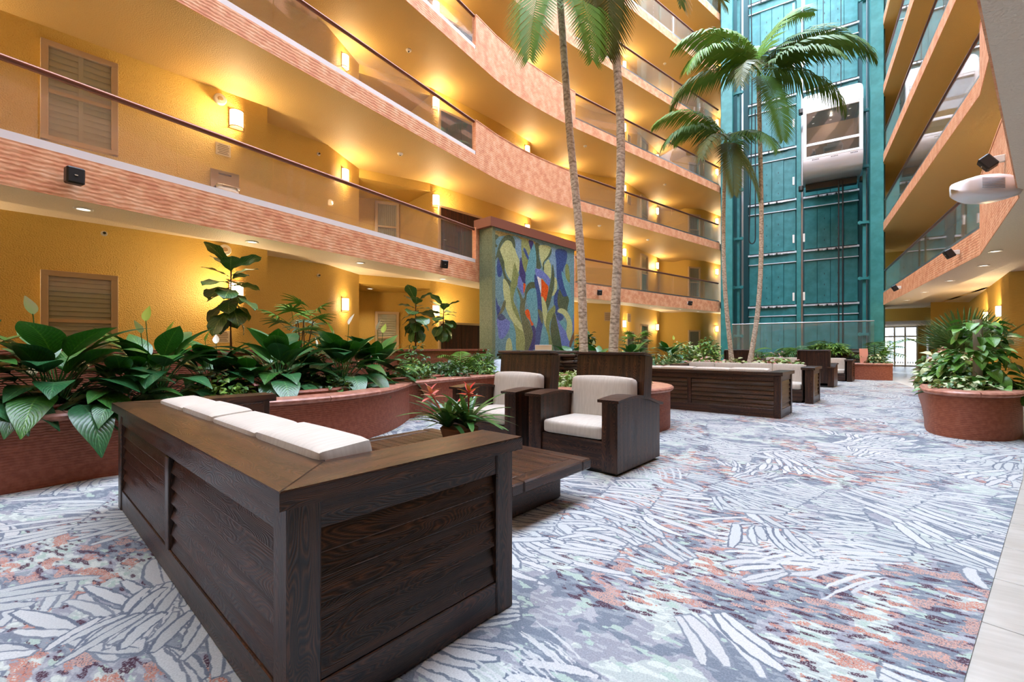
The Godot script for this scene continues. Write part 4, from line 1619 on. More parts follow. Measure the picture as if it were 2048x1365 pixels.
func make_chair() -> Node3D:
	# local: back at z = 0, facing -z
	var t := thing("highback_armchair", "", "armchair")
	rng.seed = 202
	for sx in [-1.0, 1.0]:
		# side panel with an arched top
		var side := MB.new()
		var prof := []
		for k in 9:
			var f := k / 8.0
			prof.append(Vector2(-0.98 + 0.98 * f, 0.712 + 0.055 * sin(PI * minf(f * 1.1, 1.0)) * 0.7 - 0.1 * f * f))
		var xa: float = sx * 0.55
		var xb: float = sx * 0.38
		for k in 8:
			var a: Vector2 = prof[k]
			var c: Vector2 = prof[k + 1]
			for e in [[xa, sx], [xb, -sx]]:
				var p := [Vector3(e[0], 0.03, a.x), Vector3(e[0], 0.03, c.x), Vector3(e[0], c.y, c.x), Vector3(e[0], a.y, a.x)]
				var uv := [Vector2(0.03, a.x), Vector2(0.03, c.x), Vector2(c.y, c.x), Vector2(a.y, a.x)]
				if e[1] > 0:
					side.quad(p[3], p[2], p[1], p[0], uv[3], uv[2], uv[1], uv[0])
				else:
					side.quad(p[0], p[1], p[2], p[3], uv[0], uv[1], uv[2], uv[3])
		side.box(Vector3(sx * 0.465, 0.37, -0.978), Vector3(0.17, 0.68, 0.004))
		side.box(Vector3(sx * 0.465, 0.32, -0.002), Vector3(0.17, 0.58, 0.004))
		put(side.mesh(), M.dark_wood, "arm_panel", t)
		var cap := MB.new()
		for k in 8:
			var a: Vector2 = prof[k]
			var c: Vector2 = prof[k + 1]
			if k == 0:
				a.x -= 0.035
			if k == 7:
				c.x += 0.03
			var d := (c - a)
			cap.box(Vector3(sx * 0.465, (a.y + c.y) / 2 + 0.014, (a.x + c.x) / 2), Vector3(0.23, 0.028, d.length() + 0.002), 0.0, Basis(Vector3.RIGHT, -atan2(d.y, d.x)), Vector2(0.2, 0.1 + k * 0.12))
		put(cap.mesh(), M.dark_wood, "arm_cap", t)
	boxed(Vector3(0.76, 0.27, 0.03), 0.004, M.dark_wood, "front_apron", t, Vector3(0, 0.17, -0.945))
	boxed(Vector3(0.76, 0.018, 0.75), 0.002, M.dark_wood, "seat_deck", t, Vector3(0, 0.312, -0.58))
	boxed(Vector3(1.02, 0.04, 0.9), 0.0, M.rubber, "plinth", t, Vector3(0, 0.02, -0.49))
	var lean := Basis(Vector3.RIGHT, 0.1)
	var bk := boxed(Vector3(0.86, 1.05, 0.12), 0.006, M.dark_wood, "back_panel", t, Vector3(0, 0.64, -0.14), lean)
	boxed(Vector3(0.9, 0.028, 0.2), 0.004, M.dark_wood, "top_cap", bk, Vector3(0, 0.538, 0.0))
	for sx in [-1.0, 1.0]:
		boxed(Vector3(0.035, 1.04, 0.2), 0.004, M.dark_wood, "side_cheek", bk, Vector3(sx * 0.43, 0, 0.04))
	put(cushion_mesh(Vector3(0.74, 0.15, 0.72), 0.04, 0.015, 10), M.cushion, "seat_cushion", t, Vector3(0, 0.395, -0.6))
	var c := put(cushion_mesh(Vector3(0.78, 0.5, 0.17), 0.045, 0.02, 10), M.cushion, "back_cushion", t, Vector3(0, 0.66, -0.305))
	c.rotation.x = 0.1
	return t


func make_table() -> Node3D:
	var t := thing("coffee_table", "", "coffee table")
	rng.seed = 303
	var lx := 2.12
	var lz := 1.0
	var fw := 0.13
	for s in [-1.0, 1.0]:
		boxed(Vector3(lx, 0.085, fw), 0.012, M.dark_wood, "frame_board", t, Vector3(0, 0.2875, s * (lz - fw) / 2))
		boxed(Vector3(fw, 0.085, lz - 2 * fw - 0.002), 0.012, M.dark_wood, "frame_board", t, Vector3(s * (lx - fw) / 2, 0.2875, 0))
	var n := 8
	var pw := (lz - 2 * fw) / n
	for k in n:
		boxed(Vector3(lx - 2 * fw - 0.004, 0.05, pw - 0.004), 0.003, M.dark_wood, "plank", t, Vector3(0, 0.302, -lz / 2 + fw + (k + 0.5) * pw))
	boxed(Vector3(1.76, 0.245, 0.66), 0.02, M.dark_wood, "pedestal", t, Vector3(0, 0.1225, 0))
	return t


func build_furniture() -> void:
	var th := deg_to_rad(-8.6)
	sofa0 = make_sofa()
	place_copy(sofa0, true, "timber_sofa", W(1.01, -2.9, 0.006), th, "dark louvred timber sofa with cream cushions, its back turned to the tile walk end", "sofa", "louvred timber sofas")
	sofa0.set_meta("label", "dark louvred timber sofa with cream cushions facing the two high-backed armchairs")
	place_copy(sofa0, false, "timber_sofa", W(9.37, -1.86, 0.006), th, "dark louvred timber sofa behind the rounded planter end, its panelled back in view", "sofa", "louvred timber sofas")
	place_copy(sofa0, false, "timber_sofa", W(13.2, -1.17, 0.006), th + PI, "dark timber sofa with four cream back cushions in front of the leaning palm pair", "sofa", "louvred timber sofas")
	place_copy(sofa0, false, "timber_sofa", W(21.9, 0.2, 0.006), th + PI, "dark timber sofa close to the lift shaft, partly behind the lone high-backed chairs", "sofa", "louvred timber sofas")
	chair0 = make_chair()
	var g := "high-backed timber armchairs"
	place_copy(chair0, true, "highback_armchair", W(5.19, -1.87, 0.006), th + PI, "high-backed dark armchair with cream cushions beside the open carpet", "armchair", g)
	place_copy(chair0, false, "highback_armchair", W(5.38, -3.15, 0.006), th + PI, "high-backed dark armchair with cream cushions behind the red bromeliad", "armchair", g)
	place_copy(chair0, false, "highback_armchair", W(17.4, 0.36, 0.006), th, "high-backed dark armchair seen from behind near the lift shaft, beside the walkway", "armchair", g)
	place_copy(chair0, false, "highback_armchair", W(17.9, -1.9, 0.006), th, "high-backed dark armchair seen from behind, past the leaning palm pair", "armchair", g)
	var tb := make_table()
	place_copy(tb, true, "coffee_table", W(3.13, -2.58, 0.006), th, "low dark plank coffee table carrying the red bromeliad", "coffee table", "coffee tables")
	place_copy(tb, false, "coffee_table", W(11.2, -1.55, 0.006), th, "low dark plank coffee table between the two facing sofas", "coffee table", "coffee tables")
	place_copy(tb, false, "coffee_table", W(19.6, -0.6, 0.006), th, "low dark plank coffee table between the far armchairs and far sofa", "coffee table", "coffee tables")


# ---------------------------------------------------------------- planters
var planter_path := PackedVector2Array([Vector2(-8.9, -5.75), Vector2(-3, -5.72), Vector2(0.8, -5.67), Vector2(1.6, -5.6), Vector2(2.3, -5.3), Vector2(2.8, -5.07), Vector2(3.3, -4.95), Vector2(3.8, -4.94), Vector2(4.45, -5.09), Vector2(5.0, -5.37), Vector2(5.5, -5.7), Vector2(5.75, -5.8), Vector2(7.0, -5.82), Vector2(8.2, -5.75), Vector2(8.75, -5.4), Vector2(8.7, -4.9), Vector2(8.2, -4.5), Vector2(7.4, -4.15), Vector2(6.5, -3.97), Vector2(6.03, -3.53), Vector2(5.85, -2.9), Vector2(6.03, -2.26), Vector2(6.5, -1.84), Vector2(7.05, -1.7), Vector2(7.6, -1.84), Vector2(8.07, -2.26), Vector2(8.25, -2.9), Vector2(8.5, -3.7), Vector2(9.2, -4.35), Vector2(10.6, -4.6), Vector2(12.5, -4.3), Vector2(14, -4.1), Vector2(16, -4.05), Vector2(17.7, -3.5), Vector2(20, -3.1), Vector2(22.3, -2.9), Vector2(23.2, -2.3), Vector2(23.45, -1.4), Vector2(23.4, 0.4), Vector2(22.9, 1.3), Vector2(22.3, 1.8), Vector2(22.25, 2.4), Vector2(22.35, 3.0)])


func planter_walls(t: Node3D, path: PackedVector2Array, s: float, closed: bool) -> void:
	var w := MB.new()
	w.sweep(path, PackedVector2Array([Vector2(0, 0.0), Vector2(0, 0.59), Vector2(s * 0.2, 0.59), Vector2(s * 0.2, 0.0)]), closed)
	put(w.mesh(), M.terracotta, "wall_body", t)
	# coping laid in separate lengths with open joints
	var prof := PackedVector2Array([Vector2(s * -0.03, 0.59), Vector2(s * -0.05, 0.61), Vector2(s * -0.052, 0.635), Vector2(s * -0.03, 0.655), Vector2(s * 0.28, 0.66), Vector2(s * 0.3, 0.645), Vector2(s * 0.3, 0.59)])
	var ring_path := path.duplicate()
	if closed:
		ring_path.append(path[0])
	var k := 0
	while k < ring_path.size() - 1:
		var seg := PackedVector2Array([ring_path[k]])
		var l := 0.0
		while k < ring_path.size() - 1 and l < 0.75:
			l += ring_path[k].distance_to(ring_path[k + 1])
			k += 1
			seg.append(ring_path[k])
		var last := seg.size() - 1
		seg[0] = seg[0].move_toward(seg[1], 0.003)
		seg[last] = seg[last].move_toward(seg[last - 1], 0.003)
		var c := MB.new()
		c.sweep(seg, prof)
		put(c.mesh(), M.terracotta_cap, "coping_stone", t)


func build_planters() -> void:
	var path := smooth_path(planter_path, 4)
	var t := thing("garden_planter", "long curving terracotta planter below the galleries and mural", "planter")
	planter_walls(t, path, -1.0, false)
	var inner := MB.new()
	inner.sweep(path.slice(0, 53), PackedVector2Array([Vector2(-0.42, 0.4), Vector2(-0.42, 0.68), Vector2(-0.44, 0.7), Vector2(-0.56, 0.7), Vector2(-0.58, 0.68), Vector2(-0.58, 0.4)]))
	put(inner.mesh(), M.terracotta, "inner_curb", t)
	var tier := MB.new()
	tier.sweep(PackedVector2Array([Vector2(-8.9, -7.25), Vector2(9.9, -7.25)]), PackedVector2Array([Vector2(0, 0), Vector2(0, 1.17), Vector2(0.03, 1.18), Vector2(0.03, 1.23), Vector2(-0.2, 1.23), Vector2(-0.2, 0)]))
	put(tier.mesh(), M.terracotta, "raised_back_wall", t)
	var bed := MB.new()
	bed.prism(PackedVector2Array([Vector2(-8.9, -7.45), Vector2(9.9, -7.45), Vector2(9.9, -8.2), Vector2(-8.9, -8.2)]), 0.0, 1.15)
	put(bed.mesh(), M.soil, "raised_bed", t)
	var poly := PackedVector2Array()
	for p in path:
		poly.append(p)
	poly.append_array([Vector2(24.7, 3.0), Vector2(24.7, -3.3), Vector2(15, -6.35), Vector2(13.96, -6.45), Vector2(10.0, -7.1), Vector2(9.9, -7.24), Vector2(-8.9, -7.24)])
	var so := MB.new()
	so.prism(Geometry2D.offset_polygon(poly, -0.12)[0], 0.3, 0.52)
	put(so.mesh(), M.soil, "soil", t)

	var r := thing("round_planter", "terracotta planter with rounded end beside the yellow wall and tile walk", "planter")
	var rp := PackedVector2Array([Vector2(8.42, 2.02), Vector2(8.5, 1.75), Vector2(8.85, 1.6), Vector2(9.5, 1.66), Vector2(10.2, 1.78), Vector2(13, 2.22), Vector2(16.5, 2.75), Vector2(17.2, 3.0), Vector2(17.2, 3.6), Vector2(16.5, 4.1), Vector2(13, 3.4), Vector2(10, 2.84), Vector2(9.1, 2.6), Vector2(8.6, 2.35)])
	var sp := PackedVector2Array()
	for k in rp.size():
		for s in 4:
			sp.append(rp[k].cubic_interpolate(rp[(k + 1) % rp.size()], rp[(k - 1 + rp.size()) % rp.size()], rp[(k + 2) % rp.size()], s / 4.0))
	planter_walls(r, sp, 1.0, true)
	var s2 := MB.new()
	s2.prism(Geometry2D.offset_polygon(sp, -0.12)[0], 0.3, 0.55)
	put(s2.mesh(), M.soil, "soil", r)

	# planter of the leaning palm pair, behind the sofa
	var c := thing("drum_planter", "low round terracotta planter holding the leaning palm pair", "planter")
	var cp := PackedVector2Array()
	for k in 32:
		var a := TAU * k / 32
		cp.append(Vector2(15.2 + cos(a) * 1.25, -1.45 + sin(a) * 1.5))
	planter_walls(c, cp, 1.0, true)
	var s3 := MB.new()
	s3.prism(Geometry2D.offset_polygon(cp, -0.12)[0], 0.3, 0.55)
	put(s3.mesh(), M.soil, "soil", c)


func stone_ledge(label: String, u0: float, u1: float, v0: float, v1: float, y0: float, layers: int, lh: float, sd: int) -> void:
	var t := thing("slate_ledge", label, "rock ledge", W((u0 + u1) / 2, (v0 + v1) / 2, y0))
	rng.seed = sd
	var names := ["slate_dark", "slate_mid", "slate_brown"]
	for k in layers:
		var x := -(v1 - v0) / 2
		while x < (v1 - v0) / 2:
			var l := rng.randf_range(0.25, 0.6)
			var st := MB.new()
			st.box(Vector3.ZERO, Vector3(l - 0.01, lh * rng.randf_range(0.8, 0.97), (u1 - u0) * rng.randf_range(0.85, 1.0)), 0.014)
			# knock the corners about so that no stone is square
			for q in st.v.size():
				var key := int(st.v[q].x * 40.0) * 7 + int(st.v[q].z * 40.0) * 13
				st.v[q] += Vector3(sin(key * 1.7) * 0.02, sin(key * 2.3) * 0.004, cos(key * 1.3) * 0.03)
			var o := put(st.mesh(), M[names[rng.randi() % 3]], "stone", t, Vector3(x + l / 2, (k + 0.5) * lh, rng.randf_range(-0.06, 0.06) + 0.03 * (k % 2)))
			o.rotation.y = rng.randf_range(-0.05, 0.05)
			x += l


func build_ledges() -> void:
	stone_ledge("dark stacked slate waterfall ledge below the mural", 9.5, 10.0, -6.6, -4.3, 0.52, 9, 0.075, 401)
	stone_ledge("dark stacked slate ledge in the planter by the lift shaft", 23.5, 23.9, 0.7, 2.3, 0.52, 9, 0.078, 402)
	var t := thing("framed_card", "small white framed card standing on the slate ledge", "sign", W(9.7, -5.35, 1.196))
	t.rotation.y = heading(Vector2(0, 1)) + 0.4
	for s in [-1.0, 1.0]:
		boxed(Vector3(0.42, 0.018, 0.02), 0.002, M.white_plastic, "frame_bar", t, Vector3(0, 0.07 + s * 0.06, 0))
		boxed(Vector3(0.018, 0.1, 0.02), 0.002, M.white_plastic, "frame_bar", t, Vector3(s * 0.2, 0.07, 0))
	boxed(Vector3(0.39, 0.1, 0.008), 0.0, M.sign_paper, "card", t, Vector3(0, 0.07, 0))
	var p := thing("garden_plaque", "tilted grey-blue plaque in the planting beside the mural", "plaque", W(8.95, -6.15, 0.52))
	p.rotation.y = 0.5
	boxed(Vector3(0.3, 0.4, 0.015), 0.003, M.plaque_blue, "panel", p, Vector3(0, 0.3, 0), Basis(Vector3.RIGHT, -0.7))
	boxed(Vector3(0.03, 0.25, 0.03), 0.003, M.dark_steel, "stake", p, Vector3(0, 0.12, -0.05))
	var q := thing("pink_plaque", "tilted terracotta pink plaque in the planter by the lift shaft", "plaque", W(22.65, 2.15, 0.52))
	q.rotation.y = 0.15
	boxed(Vector3(0.28, 0.6, 0.02), 0.004, M.plaque_pink, "panel", q, Vector3(0, 0.42, 0), Basis(Vector3.RIGHT, -0.2))
	boxed(Vector3(0.04, 0.3, 0.04), 0.003, M.dark_steel, "stake", q, Vector3(0, 0.15, -0.05))


# ---------------------------------------------------------------- mosaic mural
func mural_image() -> Image:
	var n := 1024
	var im := Image.create(n, n, false, Image.FORMAT_RGB8)
	im.fill(Color8(112, 152, 162))
	var ink := {"pale": Color8(186, 196, 140), "olive": Color8(132, 146, 92), "olive2": Color8(150, 160, 104), "dkol": Color8(84, 100, 76), "greyol": Color8(104, 112, 84), "teal": Color8(104, 164, 174), "blue": Color8(58, 84, 140), "navy": Color8(62, 62, 120), "peri": Color8(112, 128, 194), "ltbl": Color8(126, 160, 184), "orange": Color8(222, 92, 30), "white": Color8(228, 226, 220), "tan": Color8(160, 150, 98), "dkbl": Color8(70, 88, 124), "brown": Color8(122, 86, 62)}
	var shapes := [
		["tan", [-15, 26, 473, 22, 446, 96, 306, 36, 245, 22, 94, 51, -4, 86]],
		["blue", [67, 183, 94, 210, 106, 272, 94, 345, 55, 358, 44, 281]],
		["pale", [83, 141, 140, 75, 198, 72, 245, 129, 288, 197, 288, 280, 222, 370, 198, 377, 151, 330, 117, 255, 78, 173]],
		["ltbl", [245, 47, 306, 52, 319, 125, 306, 211, 288, 197, 245, 129]],
		["olive2", [319, 33, 414, 41, 420, 100, 394, 155, 369, 109, 337, 97, 319, 159]],
		["navy", [306, 177, 331, 240, 363, 304, 363, 371, 337, 374, 306, 344, 288, 288]],
		["olive", [319, 159, 344, 113, 394, 164, 369, 286, 331, 240]],
		["blue", [337, 105, 363, 105, 401, 163, 394, 185, 356, 144]],
		["navy", [401, 27, 459, 29, 433, 98, 414, 75]],
		["dkol", [479, 38, 540, 41, 526, 126, 553, 209, 540, 237, 499, 243, 493, 148]],
		["pale", [540, 41, 687, 33, 651, 115, 595, 168, 581, 223, 553, 174, 533, 107]],
		["pale", [651, 142, 687, 191, 687, 281, 665, 301, 609, 273, 588, 213]],
		["ltbl", [687, 37, 753, 35, 760, 180, 775, 252, 753, 291, 724, 204, 665, 158, 694, 90]],
		["blue", [753, 44, 906, 28, 906, 122, 859, 204, 890, 293, 946, 420, 938, 477, 813, 497, 798, 378, 768, 289, 760, 153]],
		["dkol", [687, 46, 694, 81, 637, 144, 595, 177, 595, 239, 581, 232, 581, 179, 651, 106]],
		["dkol", [12, 266, 39, 203, 72, 111, 128, 45, 186, 26, 233, 49, 245, 105, 228, 116, 198, 76, 151, 72, 106, 105, 78, 149, 83, 172, 123, 246, 128, 309, 151, 354, 198, 389, 186, 423, 128, 373, 94, 290, 55, 216]],
		["dkol", [1, 69, 39, 50, 61, 58, 55, 74, 34, 94, 34, 118, 50, 130, 39, 148, 17, 128, 1, 92]],
		["teal", [245, 425, 282, 446, 300, 511, 294, 595, 270, 563, 251, 482]],
		["olive", [233, 234, 264, 283, 288, 330, 270, 390, 245, 433, 222, 518, 270, 596, 319, 702, 344, 743, 294, 728, 245, 647, 198, 568, 186, 439, 204, 356]],
		["blue", [34, 517, 55, 563, 83, 600, 55, 657, 39, 596]],
		["peri", [44, 674, 94, 655, 186, 691, 174, 748, 117, 814, 67, 815, 55, 752]],
		["teal", [186, 699, 228, 730, 245, 803, 258, 919, 210, 918, 186, 805]],
		["olive2", [233, 648, 319, 727, 356, 827, 344, 919, 258, 919, 251, 779, 222, 698]],
		["pale", [140, 918, 151, 829, 192, 821, 210, 918]],
		["pale", [117, 366, 174, 416, 192, 504, 210, 584, 270, 662, 331, 718, 363, 776, 350, 827, 337, 768, 270, 729, 198, 674, 140, 589, 117, 494, 108, 431]],
		["greyol", [50, 658, 83, 608, 117, 534, 140, 540, 128, 589, 94, 631]],
		["dkbl", [50, 662, 89, 632, 134, 661, 117, 678, 78, 684]],
		["peri", [288, 321, 331, 383, 337, 475, 306, 444, 270, 398]],
		["orange", [337, 382, 363, 384, 356, 422, 341, 457]],
		["teal", [466, 41, 493, 131, 486, 219, 473, 324, 473, 359, 369, 379, 369, 286, 407, 153, 440, 80]],
		["peri", [479, 246, 553, 244, 637, 278, 673, 309, 665, 355, 637, 358, 581, 311, 506, 312]],
		["white", [506, 307, 540, 312, 556, 323, 556, 402, 553, 438, 533, 387]],
		["orange", [560, 318, 609, 344, 651, 375, 637, 448, 609, 512, 581, 479, 553, 464, 560, 402]],
		["pale", [738, 284, 768, 308, 768, 381, 738, 429, 702, 446, 702, 424, 731, 385]],
		["blue", [731, 439, 798, 378, 813, 497, 783, 563, 753, 602, 731, 521]],
		["dkol", [709, 174, 731, 257, 731, 339, 694, 461, 651, 554, 616, 618, 609, 539, 651, 411, 687, 299]],
		["greyol", [258, 420, 294, 445, 331, 500, 369, 472, 356, 557, 356, 608, 394, 665, 433, 723, 453, 799, 433, 894, 356, 919, 356, 827, 319, 702, 294, 595, 300, 511]],
		["teal", [382, 445, 420, 412, 473, 406, 499, 443, 513, 520, 513, 633, 493, 721, 473, 695, 433, 654, 394, 563, 375, 505]],
		["dkol", [356, 490, 356, 439, 394, 376, 453, 354, 499, 364, 513, 398, 473, 402, 420, 416, 382, 454, 369, 505]],
		["blue", [473, 290, 506, 320, 547, 438, 574, 577, 581, 673, 553, 780, 533, 894, 459, 894, 473, 782, 513, 668, 513, 581, 499, 443, 473, 367]],
		["greyol", [513, 572, 574, 594, 581, 673, 560, 683, 526, 615]],
		["navy", [433, 706, 486, 738, 466, 894, 394, 919, 433, 843, 453, 774]],
		["orange", [356, 599, 388, 580, 414, 604, 427, 663, 459, 696, 433, 710, 414, 672, 375, 640]],
		["pale", [560, 463, 616, 512, 637, 599, 616, 716, 581, 629]],
		["teal", [588, 691, 651, 796, 665, 921, 533, 920, 553, 797]],
		["olive", [738, 521, 746, 575, 680, 660, 665, 732, 694, 822, 724, 921, 665, 921, 651, 796, 616, 707, 637, 599, 694, 551]],
		["dkol", [731, 585, 768, 656, 813, 792, 859, 922, 753, 922, 694, 822, 680, 714, 694, 650]],
		["teal", [798, 654, 890, 660, 922, 743, 906, 753, 828, 690]],
		["peri", [760, 620, 828, 690, 906, 753, 954, 837, 946, 923, 859, 922, 813, 774, 775, 674]],
		["dkol", [806, 377, 859, 437, 938, 425, 946, 477, 922, 559, 859, 549, 798, 544, 775, 472]],
		["blue", [760, 592, 813, 584, 867, 619, 813, 654, 775, 633]],
		["pale", [775, 568, 828, 542, 906, 560, 978, 637, 994, 731, 954, 828, 906, 753, 914, 658, 859, 596, 806, 585]],
		["teal", [836, 216, 906, 273, 962, 342, 986, 454, 1010, 597, 994, 645, 954, 581, 922, 545, 946, 458, 906, 405, 859, 316]],
		["olive", [890, 162, 930, 147, 954, 229, 954, 305, 898, 264]],
		["peri", [1010, 597, 1035, 605, 1035, 721, 1002, 731]],
		["brown", [1035, 730, 1043, 788, 970, 885, 954, 837]],
		["teal", [970, 885, 1035, 807, 1060, 923, 962, 923]],
	]
	for s in shapes:
		var raw := PackedVector2Array()
		for k in range(0, s[1].size(), 2):
			raw.append(Vector2(s[1][k], s[1][k + 1]))
		var p := PackedVector2Array()
		for k in raw.size():
			for q in 4:
				p.append(raw[k].cubic_interpolate(raw[(k + 1) % raw.size()], raw[(k - 1 + raw.size()) % raw.size()], raw[(k + 2) % raw.size()], q / 4.0))
		for k in p.size():
			p[k] = Vector2(clampf(p[k].x, 0, n - 1), clampf(p[k].y, 0, n - 1))
		fill_poly(im, p, ink[s[0]])
	tessellate(im, 6)
	return im


func tessellate(im: Image, cell: int) -> void:
	# small glass tesserae: each cell a little lighter or darker, with a thin joint
	var w := im.get_width()
	var h := im.get_height()
	var d := im.get_data()
	rng.seed = 9
	var jit := PackedInt32Array()
	for k in 4096:
		jit.append(rng.randi_range(-20, 20))
	for y in h:
		for x in w:
			var sx := x + (y / cell % 2) * cell / 2
			var j := jit[(sx / cell * 131 + y / cell * 719) % 4096]
			if sx % cell == 0 or y % cell == 0:
				j -= 16
			var q := (y * w + x) * 3
			d[q] = clampi(d[q] + j, 0, 255)
			d[q + 1] = clampi(d[q + 1] + j, 0, 255)
			d[q + 2] = clampi(d[q + 2] + j, 0, 255)
	im.set_data(w, h, false, Image.FORMAT_RGB8, d)


func build_mural() -> void:
	var a := Vector2(10.05, -7.15)
	var b := Vector2(13.96, -6.5)
	var d := (b - a).normalized()
	var back := Vector2(d.y, -d.x) * 0.52
	var t := thing("mosaic_wall", "tall mosaic mural wall of blue, green and orange leaf shapes", "mural")
	var body := MB.new()
	body.prism(PackedVector2Array([a, b, b + back, a + back]), 0.3, 4.62)
	var sm := mat("mosaic_green", Color.WHITE, 0.4)
	var im := Image.create(512, 512, false, Image.FORMAT_RGB8)
	im.fill(Color8(116, 132, 106))
	tessellate(im, 5)
	sm.albedo_texture = tex(im)
	triplanar(sm, 0.8)
	put(body.mesh(), sm, "wall_core", t)
	var f := MB.new()
	var o := Vector2(-d.y, d.x) * 0.004
	var p0 := a + o
	var p1 := b + o
	f.quad(W(p0.x, p0.y, 0.75), W(p1.x, p1.y, 0.75), W(p1.x, p1.y, 4.62), W(p0.x, p0.y, 4.62), Vector2(0, 1), Vector2(1, 1), Vector2(1, 0), Vector2(0, 0))
	var mm := mat("mosaic_face", Color.WHITE, 0.35)
	mm.albedo_texture = tex(mural_image())
	put(f.mesh(), mm, "mosaic_face", t)
	var strip := MB.new()
	var e := a - d * 0.03
	strip.prism(PackedVector2Array([e + o * 6.0, a + d * 0.09 + o * 6.0, a + d * 0.09, e]), 0.3, 4.62)
	put(strip.mesh(), sm, "edge_strip", t)
	var cap := MB.new()
	var e0 := a - d * 0.12 - back * 0.1
	var e1 := b + d * 0.12 - back * 0.1
	cap.prism(PackedVector2Array([e0, e1, e1 + back * 1.3, e0 + back * 1.3]), 4.62, 4.88)
	mat("cap_brown", rgb(132, 78, 60), 0.5)
	put(cap.mesh(), M.cap_brown, "cap_beam", t)


# ---------------------------------------------------------------- plants
# leaf blade from the origin along +z; droop bends it down, fold lifts the edges, wave ripples them
func blade(b: MB, l: float, w: float, droop: float, fold: float, wave := 0.0, at := Transform3D(), seg := 8, shape := 0.8, tip := 1.0) -> void:
	var rows := []
	for k in seg + 1:
		var f := float(k) / seg
		var ang := -droop * f * f
		var row := PackedVector3Array()
		var hw := w * 0.5 * pow(maxf(sin(PI * pow(f, shape)), 0.0), tip) + 0.004
		var z := l * (f - 0.12 * droop * f * f)
		var y := l * (-droop * 0.42 * f * f)
		for q in 5:
			var s := (q - 2) / 2.0
			var yy := y + fold * absf(s) * hw + wave * sin(f * 15.0 + s * 1.5) * absf(s) * w * 0.1
			row.append(at * Vector3(-s * hw, yy, z + ang * 0.0))
		rows.append(row)
	b.grid(rows)


# stalk that rises at an angle and ends in a drooping blade, in the y-z plane
func stalk_leaf(elev: float, stalk: float, l: float, w: float, droop: float, fold: float, wave := 0.0, shape := 0.8, thick := 0.007) -> ArrayMesh:
	var b := MB.new()
	var pts := PackedVector3Array()
	var p := Vector3.ZERO
	var a := minf(elev + 0.35, 1.5)
	for k in 7:
		pts.append(p)
		p += Vector3(0, sin(a), cos(a)) * stalk / 6.0
		a -= (0.35 + 0.45 * (1.0 - elev / 1.6)) / 6.0
	b.tube(pts, PackedFloat32Array([thick, thick * 0.6]), 5, false)
	var tr := Transform3D(Basis(Vector3.RIGHT, -a), pts[6])
	blade(b, l, w, droop, fold, wave, tr, 9, shape)
	return b.mesh()


var lily_meshes := []
var spathe_mesh: ArrayMesh
var spathe_stem: ArrayMesh


func make_lily_meshes() -> void:
	for a in [[1.35, 0.48, 0.42, 0.19, 0.7], [1.15, 0.5, 0.46, 0.23, 1.0], [0.95, 0.5, 0.46, 0.24, 1.2], [0.75, 0.46, 0.46, 0.24, 1.35], [0.5, 0.42, 0.44, 0.23, 1.45], [0.3, 0.4, 0.42, 0.22, 1.5]]:
		lily_meshes.append(stalk_leaf(a[0], a[1], a[2], a[3], a[4], 0.14, 0.1))
	var b := MB.new()
	blade(b, 0.15, 0.075, -0.3, 0.5, 0.0, Transform3D(Basis(Vector3.RIGHT, -1.1), Vector3(0, 0.85, 0)), 7, 0.7)
	spathe_mesh = b.mesh()
	var c := MB.new()
	c.tube(PackedVector3Array([Vector3.ZERO, Vector3(0, 0.5, 0.03), Vector3(0, 0.86, 0.0)]), PackedFloat32Array([0.006, 0.004]), 5, false)
	spathe_stem = c.mesh()


func peace_lily(u: float, v: float, y: float, sc: float, leaves: int, sd: int, label: String, group := "", flowers := 0, front := 0.0) -> void:
	var t := thing("peace_lily", label, "plant", W(u, v, y), 0, group)
	rng.seed = sd
	for k in leaves:
		var f := float(k) / leaves
		var i := clampi(int(pow(f, 0.85) * 6.0 + rng.randf_range(-0.5, 0.6)), 0, 5)
		var o := put(lily_meshes[i], M[["lily_leaf", "lily_leaf", "lily_leaf_bright", "lily_leaf_deep"][rng.randi() % 4 if f > 0.2 else 2]], "leaf", t, Vector3(rng.randf_range(-0.05, 0.05), 0, rng.randf_range(-0.05, 0.05)))
		o.rotation.y = k * 2.399 + rng.randf_range(-0.3, 0.3)
		var s := sc * rng.randf_range(0.8, 1.15)
		o.scale = Vector3(s, s, s)
	for k in flowers:
		var st := put(spathe_stem, M.ground_green, "flower_stem", t, Vector3(rng.randf_range(-0.15, 0.15), 0, rng.randf_range(-0.1, 0.1)))
		st.rotation = Vector3(rng.randf_range(-0.2, 0.2), rng.randf() * TAU, rng.randf_range(-0.15, 0.15))
		var s := sc * rng.randf_range(0.88, 1.08)
		st.scale = Vector3(s, s, s)
		put(spathe_mesh, M.spathe_green if (k + sd) % 2 else M.spathe_white, "spathe", st)


var fig_meshes := []


